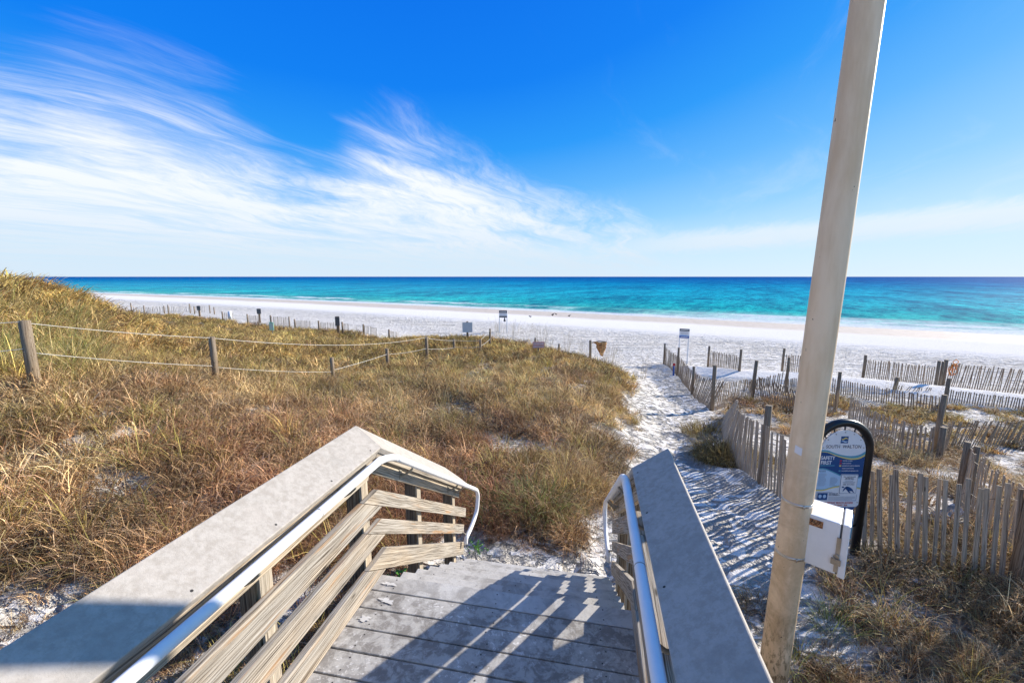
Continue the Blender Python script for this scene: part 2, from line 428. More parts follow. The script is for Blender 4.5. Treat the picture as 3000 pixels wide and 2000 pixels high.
# ------------------------------------------------------------------ ground sheet
def build_ground():
    az = np.concatenate([np.arange(-96, 96, .34), np.arange(96, 264, 4.0)])*math.pi/180
    r = [0.0, .35]
    while r[-1] < 330: r.append(r[-1]*1.0125+.012)
    r = np.array(r); A, Rr = np.meshgrid(az, r, indexing='ij')
    X = Rr*np.sin(A); Y = Rr*np.cos(A)
    Z = terrain_np(X, Y)
    V = veg(X, Y); S = (shore_np(X)-Y)*.857
    # trodden sand: real relief, fading with distance where the mesh gets coarse
    fade = np.clip((34-Rr)/12, 0, 1)
    path = np.clip(1-V*1.6, 0, 1)*np.clip((S-14)/6, 0, 1)
    fp = np.zeros_like(X)
    wx = X+.25*(vnoise(X*2, Y*2, 3)-.5); wy = Y+.25*(vnoise(X*2, Y*2, 4)-.5)
    pit = vnoise(wx*4.6, wy*3.6, 91)
    fp = -.055*np.clip((pit-.50)/.22, 0, 1)+.02*(vnoise(wx*9, wy*7, 12)-.5)+.012*(vnoise(X*21, Y*21, 8)-.5)
    smooth_dune = np.clip(2.2*(1-np.abs((S-43.9)/2.6)), 0, 1)*np.clip((X-8)/1.5, 0, 1)
    Z = Z+fp*fade*path*(1-.9*smooth_dune)
    ridge = .30*np.exp(-((S-43.8)/1.3)**2)*np.clip((X-8.2)/1.5, 0, 1)*np.clip((40-Rr)/10, 0, 1)
    Z = Z+ridge
    Z = Z+V*.07*(fbm(X*1.3, Y*1.3, 3, 15)-.3)
    # drag ripple by shoes: faint trough along the path centre
    na, nr = X.shape
    verts = np.stack([X.ravel(), Y.ravel(), Z.ravel()], 1)
    faces = []
    i = np.arange(na); j = np.arange(nr-1)
    I, J = np.meshgrid(i, j, indexing='ij'); I2 = (I+1) % na
    f = np.stack([I*nr+J, I2*nr+J, I2*nr+J+1, I*nr+J+1], -1).reshape(-1, 4)[:, ::-1]
    me = bpy.data.meshes.new('sand_ground')
    me.from_pydata(verts.tolist(), [], f.tolist())
    me.polygons.foreach_set('use_smooth', [True]*len(me.polygons))
    for nm, arr in (('veg', V), ('sd', S)):
        a = me.attributes.new(nm, 'FLOAT', 'POINT'); a.data.foreach_set('value', arr.ravel().astype(np.float32))
    a = me.attributes.new('flat', 'FLOAT', 'POINT'); a.data.foreach_set('value', smooth_dune.ravel().astype(np.float32))
    me.materials.append(MATS['sand']); me.update()
    o = bpy.data.objects.new('sand_ground', me); COL.objects.link(o); o['kind'] = 'structure'
    return o
def shore_np(X):
    xs = np.maximum(X, -500)
    return 79-.60*xs-.0006*xs*xs
t, m = T('sand')
geo = t.node('ShaderNodeNewGeometry').outputs['Position']
va = t.attr('veg').outputs['Fac']; sd = t.attr('sd').outputs['Fac']; fl = t.attr('flat').outputs['Fac']
n1 = t.noise(geo, 1.3, 5, .6); n2 = t.noise(geo, 14, 5, .7); n3 = t.noise(geo, 160, 3, .7); nl = t.noise(geo, 7, 6, .72, .7)
dry = t.mix(t.smooth(n2, .35, .65), (.80, .75, .675), (.89, .845, .775))
wet = t.mix(t.smooth(n1, .35, .65), (.55, .465, .375), (.65, .565, .475))
wetf = t.smooth(t.math('ADD', sd, t.math('MULTIPLY', t.math('SUBTRACT', t.noise(t.scalevec(geo, (.06, .06, 0)), 1, 4, .6), .5), 7.0)), 12.0, 16.5, 1, 0)
c = t.mix(wetf, dry, wet)
# litter and thatch between the plants
lit = t.math('MULTIPLY', t.smooth(va, .12, .8), t.smooth(nl, .34, .56))
c = t.mix(t.math('MULTIPLY', lit, .92), c, t.mix(t.smooth(n3, .35, .65), (.085, .055, .035), (.24, .17, .11)))
sp = t.math('MULTIPLY', t.smooth(n3, .66, .72, 0, .7), t.smooth(sd, 20, 34))
c = t.mix(t.math('MULTIPLY', sp, .6), c, (.14, .10, .07))
# relief: footprints and wheel ruts on the upper beach
wv = t.scalevec(geo, (1.15, 1.5, 1))
f1 = t.noise(wv, 3.2, 5, .62, .3)
f2 = t.noise(t.scalevec(geo, (.09, 1.0, 1)), 1.6, 4, .6, .6)
f3 = t.noise(geo, 24, 4, .7)
f4 = t.noise(t.scalevec(geo, (.6, 1.3, 1)), 1.5, 4, .6, .4)
busy = t.math('MULTIPLY', t.smooth(sd, 23, 33), t.math('SUBTRACT', 1.0, t.math('MULTIPLY', fl, .93)))
h = t.math('ADD', t.math('ADD', t.math('MULTIPLY', t.smooth(f1, .62, .46), t.smooth(sd, 34, 50, .35, 1.0)), t.math('MULTIPLY', t.smooth(f4, .60, .48), t.smooth(sd, 26, 40, 1.15, .0))), t.math('MULTIPLY', t.smooth(f2, .36, .42), 1.3))
hb = t.math('MULTIPLY', h, busy)
hh = t.math('ADD', hb, t.math('MULTIPLY', f3, .10))
t.out(c, t.math('SUBTRACT', .95, t.math('MULTIPLY', wetf, .2)), t.bump(hh, 1.0, .30), 0, t.math('MULTIPLY', wetf, .15))

# ------------------------------------------------------------------ sea
t, m = T('sea_water')
off = t.attr('off').outputs['Fac']
geo = t.node('ShaderNodeNewGeometry').outputs['Position']
big = t.noise(t.scalevec(geo, (.004, .012, 0)), 1, 4, .55)
offn = t.math('MULTIPLY', off, t.math('ADD', .55, t.math('MULTIPLY', big, .9)))
lg = t.math('LOGARITHM', t.math('MAXIMUM', offn, 1.0), 10.0)
c = t.ramp(t.math('DIVIDE', lg, 4.0), [(.0, (.42, .55, .52)), (.14, (.32, .62, .56)), (.26, (.06, .54, .48)), (.36, (.010, .48, .51)), (.48, (.005, .40, .53)), (.57, (.003, .32, .50)), (.67, (.002, .19, .42)), (.77, (.002, .12, .36)), (.90, (.001, .08, .30))])
# darker and lighter streaks parallel to the shore
rot = t.node('ShaderNodeVectorRotate'); t.link(geo, rot.inputs['Vector']); rot.inputs['Angle'].default_value = R(31)
sv = t.scalevec(rot.outputs[0], (.03, .16, 0))
st = t.noise(sv, 1, 6, .65, .3)
c = t.mix(t.smooth(st, .35, .66, .0, .55), c, t.mix(1.0, c, (.45, .62, .70), 'MULTIPLY'))
for sx_, sy_, a_, b_, lo_, w_ in ((1.0, .65, 0, 110, 1.0, .85), (.33, .12, 20, 360, 1.0, .9), (.11, .028, 60, 1300, 1.0, .9), (.035, .007, 300, 6000, 1.0, .75)):  # light and dark of the wave faces painted into the water colour
    chop = t.noise(t.scalevec(rot.outputs[0], (sx_, sy_, 0)), 1, 7, .72, .1)
    fade_ = t.smooth(off, b_*.6, b_*1.4, w_, 0)
    c = t.mix(t.math('MULTIPLY', t.smooth(chop, .50, .60), fade_), c, t.mix(1.0, c, (.42, .62, .74), 'MULTIPLY'))
    c = t.mix(t.math('MULTIPLY', t.smooth(chop, .50, .38), fade_), c, t.mix(1.0, c, (1.6, 1.25, 1.15), 'MULTIPLY'))
# foam
fn = t.noise(t.scalevec(rot.outputs[0], (.10, .5, 0)), 1, 5, .6, .4)
fn2 = t.noise(geo, 1.6, 5, .7)
edge = t.smooth(t.math('ADD', off, t.math('MULTIPLY', t.math('SUBTRACT', fn, .5), 9.0)), 2.4, 4.6, 1, 0)
ring = t.math('SUBTRACT', 1.0, t.smooth(t.math('ABSOLUTE', t.math('SUBTRACT', t.math('ADD', off, t.math('MULTIPLY', t.math('SUBTRACT', fn, .5), 16.0)), 11.0)), .3, 2.6))
ring = t.math('MULTIPLY', ring, t.smooth(t.noise(t.scalevec(rot.outputs[0], (.045, .02, 0)), 1, 3, .5), .42, .52))
sepg = t.node('ShaderNodeSeparateXYZ'); t.link(geo, sepg.inputs[0])
rightw = t.math('MULTIPLY', t.smooth(sepg.outputs[0], 16, 42), t.smooth(off, 7, 20, 1, 0))
wash = t.math('MULTIPLY', rightw, t.smooth(fn, .36, .56, .25, 1))
foam = t.math('MULTIPLY', t.math('MAXIMUM', t.math('MAXIMUM', edge, ring), wash), t.smooth(fn2, .30, .50, .35, 1))
c = t.mix(t.math('MULTIPLY', foam, .95, clamp=True), c, (.82, .85, .86))
wn = t.noise(t.scalevec(rot.outputs[0], (.6, 1.6, 0)), 1, 7, .68, .2)
t.out(c, t.smooth(off, 5, 400, .35, .6), t.bump(wn, .9, .8), 0, .04, {'IOR': 1.12})
def build_sea():
    az = np.arange(-100, 100.1, .45)*math.pi/180
    r = [28.0]
    while r[-1] < 16000: r.append(r[-1]*1.0145)
    r = np.array(r); A, Rr = np.meshgrid(az, r, indexing='ij'); X = Rr*np.sin(A); Y = Rr*np.cos(A)
    S = -(shore_np(np.clip(X, -400, 600))-Y)*.857
    amp = np.clip(S/12, 0, 1)*np.clip((400-Rr)/300, 0, 1)
    u = X*math.cos(R(31))-Y*math.sin(R(31)); v = X*math.sin(R(31))+Y*math.cos(R(31))
    Z = SEA+amp*(.10*np.sin(v*.75+2.2*vnoise(u*.04, v*.04, 5)*3)+.10*(fbm(u*.12, v*.5, 3, 9)-.5))
    br = np.exp(-((S-8-3*(vnoise(u*.06, v*0, 3)-.5))/1.1)**2)*.22*np.clip((vnoise(u*.05, v*0, 31)-.35)*3, 0, 1)
    Z = Z+br*np.clip((260-Rr)/100, 0, 1)
    na, nr = X.shape
    I, J = np.meshgrid(np.arange(na-1), np.arange(nr-1), indexing='ij')
    keep = (S[:-1, :-1] > -4) | (S[1:, 1:] > -4)
    f = np.stack([I*nr+J, I*nr+J+1, (I+1)*nr+J+1, (I+1)*nr+J], -1)[keep]
    f = f.reshape(-1, 4)
    me = bpy.data.meshes.new('sea'); me.from_pydata(np.stack([X.ravel(), Y.ravel(), Z.ravel()], 1).tolist(), [], f.tolist())
    me.polygons.foreach_set('use_smooth', [True]*len(me.polygons))
    a = me.attributes.new('off', 'FLOAT', 'POINT'); a.data.foreach_set('value', np.clip(S, -50, 20000).ravel().astype(np.float32))
    me.materials.append(MATS['sea_water']); me.update()
    o = bpy.data.objects.new('sea', me); COL.objects.link(o); o['kind'] = 'structure'
build_ground(); build_sea()

# ------------------------------------------------------------------ grass tufts
def tuft_mesh(name, n, h, spread, width, droop, curl, mats, fine=0.0, dead=.3, head=0.0):
    V = []; F = []; Cc = []
    for b in range(n):
        a = random.uniform(0, 2*math.pi); r0 = spread*math.sqrt(random.random())*.55
        bx, by = r0*math.cos(a), r0*math.sin(a)
        a2 = a+random.gauss(0, .7); H = h*random.uniform(.45, 1.15)
        dr = droop*random.uniform(.3, 1.6); w = width*random.uniform(.6, 1.25)
        p = Vector((bx, by, -.04)); ang = random.uniform(.03, .38) + (.25 if r0 > .3*spread else 0)
        seg = 5; L = H/seg; az_ = a2; tw = random.uniform(-curl, curl)
        sh = random.choice([(1, 1, 1), (1.35, 1.3, 1.2), (.50, .44, .38), (1.6, 1.55, 1.4), (.78, .82, .62), (.62, .55, .48)])
        if random.random() < dead: sh = (.30, .22, .17)
        side = Vector((-math.sin(az_), math.cos(az_), 0))
        face = random.uniform(-.9, .9)
        base = len(V)
        for k in range(seg+1):
            ww = w*(1-(k/seg)**2*.86)
            dirh = Vector((math.cos(az_), math.sin(az_), 0))
            sd_ = (side*math.cos(face)+Vector((0, 0, 1)).cross(side)*math.sin(face)).normalized()
            V += [tuple(p-sd_*ww/2), tuple(p+sd_*ww/2)]
            bright = (.55+.55*k/seg) if k < 2 else 1.0
            Cc += [(sh[0], sh[1], sh[2], 1)]*2
            d = dirh*math.sin(ang)+Vector((0, 0, 1))*math.cos(ang)
            p = p+d*L
            if p.z < .005: p.z = .005
            ang += dr/seg*(1+k*.35); az_ += tw/seg
        for k in range(seg):
            i = base+2*k; F.append((i, i+1, i+3, i+2))
        if head and random.random() < head:   # seed head: short fan at the tip
            tip = Vector(V[-1])
            for q in range(5):
                o_ = len(V); e = tip+Vector((random.gauss(0, .018), random.gauss(0, .018), random.uniform(-.05, .03)))
                V += [tuple(tip), tuple(tip+Vector((0, 0, .006))), tuple(e)]; Cc += [(1.2, 1.05, .85, 1)]*3; F.append((o_, o_+1, o_+2))
                tip = tip-Vector((0, 0, .018))
    me = bpy.data.meshes.new(name); me.from_pydata(V, [], F)
    ca = me.color_attributes.new('shade', 'FLOAT_COLOR', 'POINT'); ca.data.foreach_set('color', [x for c_ in Cc for x in c_])
    me.materials.append(MATS[mats]); me.update()
    return me
SRC = bpy.data.collections.new('grass_sources')
def add_src(i, me):
    o = bpy.data.objects.new('tuft_%02d' % i, me); SRC.objects.link(o)
# 0-2 dry curly, 3-4 fine russet, 5-6 upright green yellow, 7-8 far coarse, 9 low litter
for i in range(3): add_src(i, tuft_mesh('tuft', 70, .46, .26, .0062, 1.9, 1.6, 'grass_blade'))
for i in range(3, 5): add_src(i, tuft_mesh('tuft', 120, .42, .24, .0036, 1.1, 2.4, 'grass_blade', dead=.35, head=.3))
for i in range(5, 7): add_src(i, tuft_mesh('tuft', 42, .70, .16, .0058, .95, .5, 'grass_blade', dead=.15))
for i in range(7, 9): add_src(i, tuft_mesh('tuft', 62, .46, .42, .021, 1.7, 1.5, 'grass_blade', dead=.28, head=.15))
add_src(9, tuft_mesh('tuft', 60, .30, .34, .0050, 3.0, 2.5, 'grass_blade', dead=.45))

# tall seed stalks of sea oats
def stalk_mesh():
    V = []; F = []; Cc = []
    for b in range(7):
        a = random.uniform(0, 6.28); p = Vector((random.gauss(0, .12), random.gauss(0, .12), 0)); H = random.uniform(.8, 1.35)
        ang = random.uniform(0, .12); seg = 7; w = .007; base = len(V)
        for k in range(seg+1):
            s_ = Vector((1, 0, 0)); wk = w*(1-.6*k/seg)
            V += [tuple(p-s_*wk/2), tuple(p+s_*wk/2)]; Cc += [(1, 1, 1, 1)]*2
            p = p+(Vector((math.cos(a), math.sin(a), 0))*math.sin(ang)+Vector((0, 0, math.cos(ang))))*H/seg
            ang += .05+(.12 if k > 4 else 0)
        for k in range(seg): i = base+2*k; F.append((i, i+1, i+3, i+2))
        for q in range(9):
            tip = Vector(V[-1])-Vector((0, 0, .02*q)); o_ = len(V)
            e = tip+Vector((random.gauss(0, .012), random.gauss(0, .012), -.03)); 
            V += [tuple(tip), tuple(tip+Vector((.008, 0, .01))), tuple(e)]; Cc += [(.9, .75, .5, 1)]*3; F.append((o_, o_+1, o_+2))
    me = bpy.data.meshes.new('stalks'); me.from_pydata(V, [], F)
    ca = me.color_attributes.new('shade', 'FLOAT_COLOR', 'POINT'); ca.data.foreach_set('color', [x for c_ in Cc for x in c_])
    me.materials.append(MATS['grass_blade']); me.update(); return me

for i in range(10, 12): add_src(i, stalk_mesh())
for i in range(12, 14): add_src(i, tuft_mesh('tuft', 58, .46, .30, .0100, 1.9, 1.7, 'grass_blade', dead=.34))
add_src(14, tuft_mesh('tuft', 75, .42, .28, .0085, 1.3, 2.2, 'grass_blade', dead=.36, head=.2))

def grass_object(name, pts, kinds, rots, scls, tints):
    me = bpy.data.meshes.new(name); me.from_pydata(pts.tolist(), [], [])
    a = me.attributes.new('pick', 'INT', 'POINT'); a.data.foreach_set('value', kinds.astype(np.int32))
    a = me.attributes.new('rot', 'FLOAT_VECTOR', 'POINT'); a.data.foreach_set('vector', rots.ravel().astype(np.float32))
    a = me.attributes.new('scl', 'FLOAT_VECTOR', 'POINT'); a.data.foreach_set('vector', scls.ravel().astype(np.float32))
    a = me.attributes.new('tint', 'FLOAT_COLOR', 'POINT'); a.data.foreach_set('color', tints.ravel().astype(np.float32))
    o = bpy.data.objects.new(name, me); COL.objects.link(o); o['kind'] = 'stuff'
    md = o.modifiers.new('tufts', 'NODES'); md.node_group = NG
    return o
NG = bpy.data.node_groups.new('scatter_tufts', 'GeometryNodeTree')
NG.interface.new_socket('Geometry', in_out='INPUT', socket_type='NodeSocketGeometry')
NG.interface.new_socket('Geometry', in_out='OUTPUT', socket_type='NodeSocketGeometry')
gi = NG.nodes.new('NodeGroupInput'); go = NG.nodes.new('NodeGroupOutput')
ip = NG.nodes.new('GeometryNodeInstanceOnPoints'); ci = NG.nodes.new('GeometryNodeCollectionInfo')
ci.inputs['Collection'].default_value = SRC; ci.inputs['Separate Children'].default_value = True; ci.inputs['Reset Children'].default_value = True
def named(nm, ty):
    n = NG.nodes.new('GeometryNodeInputNamedAttribute'); n.data_type = ty; n.inputs['Name'].default_value = nm
    return n.outputs['Attribute']
NG.links.new(gi.outputs[0], ip.inputs['Points']); NG.links.new(ci.outputs[0], ip.inputs['Instance'])
ip.inputs['Pick Instance'].default_value = True
NG.links.new(named('pick', 'INT'), ip.inputs['Instance Index'])
NG.links.new(named('rot', 'FLOAT_VECTOR'), ip.inputs['Rotation']); NG.links.new(named('scl', 'FLOAT_VECTOR'), ip.inputs['Scale'])
NG.links.new(ip.outputs[0], go.inputs[0])

def scatter():
    zones = [  # r0, r1, per m2, az range
        (.8, 5.0, 95, (-88, 88)), (5.0, 8.5, 62, (-72, 72)), (8.5, 14, 34, (-66, 66)), (14, 24, 17, (-62, 62)), (24, 42, 6.5, (-60, 60)), (42, 75, 2.6, (-60, 10))]
    P = []; Z = []
    for zi, (r0, r1, den, (a0, a1)) in enumerate(zones):
        area = (r1*r1-r0*r0)*.5*R(a1-a0); n = int(area*den)
        r = np.sqrt(rng.random(n)*(r1*r1-r0*r0)+r0*r0); a = R(a0)+rng.random(n)*R(a1-a0)
        x = r*np.sin(a); y = r*np.cos(a); v = veg(x, y)
        dd = x*math.cos(AZ)-y*math.sin(AZ); tt = x*math.sin(AZ)+y*math.cos(AZ)
        under = (dd > -1.50) & (dd < .46) & (tt < 4.25)
        mound = np.clip((fbm(x*1.6, y*1.6, 2, 3)-.25)/.3, .5, 1.15)
        keep = (rng.random(n) < (v**1.3)*mound) & ~under
        P.append(np.stack([x[keep], y[keep]], 1)); Z.append(np.full(keep.sum(), zi))
    P = np.concatenate(P); Z = np.concatenate(Z); n = len(P); x, y = P[:, 0], P[:, 1]
    z = terrain_np(x, y); v = veg(x, y); z = z+v*.07*(fbm(x*1.3, y*1.3, 3, 15)-.3)
    dist = np.hypot(x, y)
    red = np.clip(fbm(x*.45+3, y*.45, 3, 41)*1.0-.07+.30*np.clip((10-dist)/5, -1, 1)*(x < 0)-.42, 0, .45)/.45
    yel = np.clip((dist-8)/10, 0, 1)*.8+.2*fbm(x*.6, y*.6+9, 3, 52)
    rnd = rng.random(n); rnd2 = rng.random((n, 3))
    tan = np.array([.66, .53, .36]); rus = np.array([.45, .265, .18]); oli = np.array([.62, .49, .20]); grn = np.array([.36, .38, .12]); brn = np.array([.36, .25, .155])
    col = tan*(1-yel)[:, None]+oli*yel[:, None]
    col = col*(1-.95*red)[:, None]+rus*(.95*red)[:, None]
    kinds = np.full(n, 0)
    kinds = rng.integers(0, 3, n)
    kinds = np.where(rng.random(n) < .25+.55*red, rng.integers(3, 5, n), kinds)
    gsel = rng.random(n) < (.10+.05*yel)*(1-.6*red)
    kinds = np.where(gsel, rng.integers(5, 7, n), kinds)
    kinds = np.where((rng.random(n) < .16) & (dist < 10), 9, kinds)
    kinds = np.where((dist > 5.5) & (rng.random(n) < .75) & ~gsel, rng.integers(12, 15, n), kinds)
    kinds = np.where(dist > 14, rng.integers(7, 9, n), kinds)
    gt = np.where(rng.random(n) < .5, 1, 0)[:, None]*grn+(1-np.where(rng.random(n) < .5, 1, 0))[:, None]*0
    col = np.where(gsel[:, None], grn*.45+oli*.5, col)
    col = np.where((rnd < .14)[:, None], brn, col)
    col = col*(.62+.76*rnd2[:, :1])*(.95+.1*rnd2)
    patch = .40+1.2*fbm(x*1.2, y*1.2, 3, 66)
    col = col*patch[:, None]
    col = col*np.array([1.04, .96, .86])*np.where((x > 1.5) & (y < 9), .84, 1.0)[:, None]
    tints = np.concatenate([np.minimum(col, .95), np.ones((n, 1))], 1)
    rots = np.stack([rng.normal(0, .16, n), rng.normal(0, .16, n), rng.random(n)*6.28], 1)
    s = rng.uniform(.6, 1.15, n)*(.72+.38*np.clip(v, 0, 1))
    s *= np.where(x < -9.5, 1.35, 1.0)*np.where(dist > 24, .9, 1.0)*np.where(dist > 42, 1.1, 1.0)
    s *= np.where((dist > 12) & (x > -9), .88, 1.0)
    s *= np.where((x > 1.5) & (y < 16) & (poly_dist(x, y, BACK) > -.5), .84, 1.0)
    s *= np.where(y < 3.2, .72, 1.0)
    # low plants right beside the walk so they do not poke through the rails
    dd = x*math.cos(AZ)-y*math.sin(AZ); tt = x*math.sin(AZ)+y*math.cos(AZ)
    close = (dd > -1.95) & (dd < .9) & (tt < 4.6)
    s = np.where(close, s*.55, s)
    sc = np.stack([s, s, s*rng.uniform(.8, 1.15, n)], 1)
    pts = np.stack([x, y, z], 1)
    left = x < (1.2+.22*y)
    print('TUFTS', n, left.sum())
    o = grass_object('dune_grass', pts[left], kinds[left], rots[left], sc[left], tints[left])
    tag(o, 'dense russet, tan and olive dune grass left of the stairs and the path', 'grass')
    r_ = ~left
    o = grass_object('back_dune_grass', pts[r_], kinds[r_], rots[r_], sc[r_], tints[r_])
    tag(o, 'sparse olive and brown grass on the sand among the slat fences right of the path', 'grass')
    # knoll top at the far left: taller green blades against the sea
    m_ = 420; a = rng.uniform(-56, -45, m_)*math.pi/180; rr = rng.uniform(10, 17, m_)
    kx = rr*np.sin(a); ky = rr*np.cos(a); kz = terrain_np(kx, ky)
    kk = rng.integers(5, 7, m_); kr = np.stack([rng.normal(0, .18, m_), rng.normal(0, .18, m_), rng.random(m_)*6.28], 1)
    ks = rng.uniform(.8, 1.5, m_); ks = np.stack([ks, ks, ks], 1)
    kc = np.where((rng.random(m_) < .35)[:, None], np.array([.30, .33, .10]), np.array([.58, .46, .22]))*rng.uniform(.8, 1.25, (m_, 1))
    o = grass_object('knoll_grass', np.stack([kx, ky, kz], 1), kk, kr, ks, np.concatenate([kc, np.ones((m_, 1))], 1))
    tag(o, 'tall green and straw blades on top of the knoll at the far left', 'grass')
scatter()
def stalks():
    spots = []
    for k in range(46):
        tt = random.random(); spots.append((-1.2+tt*7.3+random.gauss(0, .5), 23.5-tt*6+random.gauss(0, 1.1)))
    for k in range(12): spots.append((random.uniform(10, 20), random.uniform(12, 16)))
    for k in range(14): spots.append((random.uniform(-7, 1), random.uniform(5.5, 11)))
    n = len(spots); P = np.array(spots); z = terrain_np(P[:, 0], P[:, 1])
    o = grass_object('sea_oats', np.stack([P[:, 0], P[:, 1], z], 1), rng.integers(10, 12, n), np.stack([rng.normal(0, .06, n), rng.normal(0, .06, n), rng.random(n)*6.28], 1), np.repeat(rng.uniform(.75, 1.15, n)[:, None], 3, 1), np.tile(np.array([.42, .34, .2, 1]), (n, 1)))
    tag(o, 'thin tall seed stalks standing up along the dune crest', 'sea oats')
stalks()
# ------------------------------------------------------------------ landing and stairs
RISE, RUN, T0, SLOPE = .16, .245, 2.31, .654
st = thing('beach_stairs', 'grey weathered boardwalk landing and its sandy steps leading down to the beach', 'stairs')
def add_screws(mb, ds, t, z):
    for d_ in ds:
        c = D(d_, t, z); r_ = .0045; b = len(mb.v)
        mb.v += [tuple(c+DV*r_*math.cos(a)+TV*r_*math.sin(a)+Vector((0, 0, .0012))) for a in [k*math.pi/4 for k in range(8)]]
        mb.f.append(tuple(range(b, b+8))); mb.uv.append([(0, 0)]*8); mb.mi.append(1); mb.sm.append(False)
edges = [T0-.134-.1425*k for k in range(27)]
for k in range(27):
    t1 = T0 if k == 0 else edges[k-1]-.0095
    t0_ = edges[k]
    mb = MB(); jz = random.uniform(-.0015, .0015)
    q = [D(-1.335, t0_, jz-.03), D(.305, t0_, jz-.03), D(.305, t1, jz-.03), D(-1.335, t1, jz-.03)]
    mb.prism(q, (0, 0, .03), DV)
    add_screws(mb, [-1.2+random.gauss(0, .008), -.52+random.gauss(0, .01), .12+random.gauss(0, .01)], t0_+.03, jz)
    add_screws(mb, [-1.2+random.gauss(0, .008), -.52+random.gauss(0, .01), .12+random.gauss(0, .01)], t1-.03, jz)
    o = mb.build('deck_board', ['step_composite' if k == 0 else 'deck_composite', 'screw_dark'], st, bevel=.003)
    if k == 0: o['label'] = 'pale edge board at the top of the steps'
for k in range(1, 8):
    mb = MB(); z = -RISE*k
    ta, tb = T0+RUN*(k-1)-.02, T0+RUN*k
    q = [D(-1.30, ta, z-.035), D(.27, ta, z-.035), D(.27, tb, z-.035), D(-1.30, tb, z-.035)]
    mb.prism(q, (0, 0, .035), DV)
    add_screws(mb, [-1.15, -.5, .1], tb-.04, z); add_screws(mb, [-1.15, -.5, .1], tb-.18, z)
    mb.build('stair_tread', ['step_composite', 'screw_dark'], st, bevel=.004)
for d_ in (-1.285, -.53, .225):
    mb = MB(); P = [(T0-.25, -.036), (T0-.03, -.036)]
    for k in range(1, 8):
        P += [(T0+RUN*(k-1)-.028, -RISE*k-.037), (T0+RUN*k-.03, -RISE*k-.037)]
    P += [(T0+RUN*7-.03, -1.35), (T0+RUN*7-.25, -1.35), (T0-.25, -.42)]
    mb.prism([D(d_, a, b) for a, b in P], DV*.038, TV-Vector((0, 0, SLOPE)))
    mb.build('stringer', 'board_wood_grey', st)
for d_ in (-1.29, -.52, .25):
    mb = MB(); mb.board(D(d_, -1.5, -.13), D(d_, T0-.26, -.13), .04, .19); mb.build('joist', 'post_wood', st)
for d_, t_ in ((-1.2, .3), (.18, .3), (-1.2, 1.9), (.18, 1.9), (-1.2, -1.3), (.18, -1.3)):
    mb = MB(); mb.board(D(d_, t_, -1.5), D(d_, t_, -.226), .09, .09, TV); mb.build('support_post', 'post_wood', st)

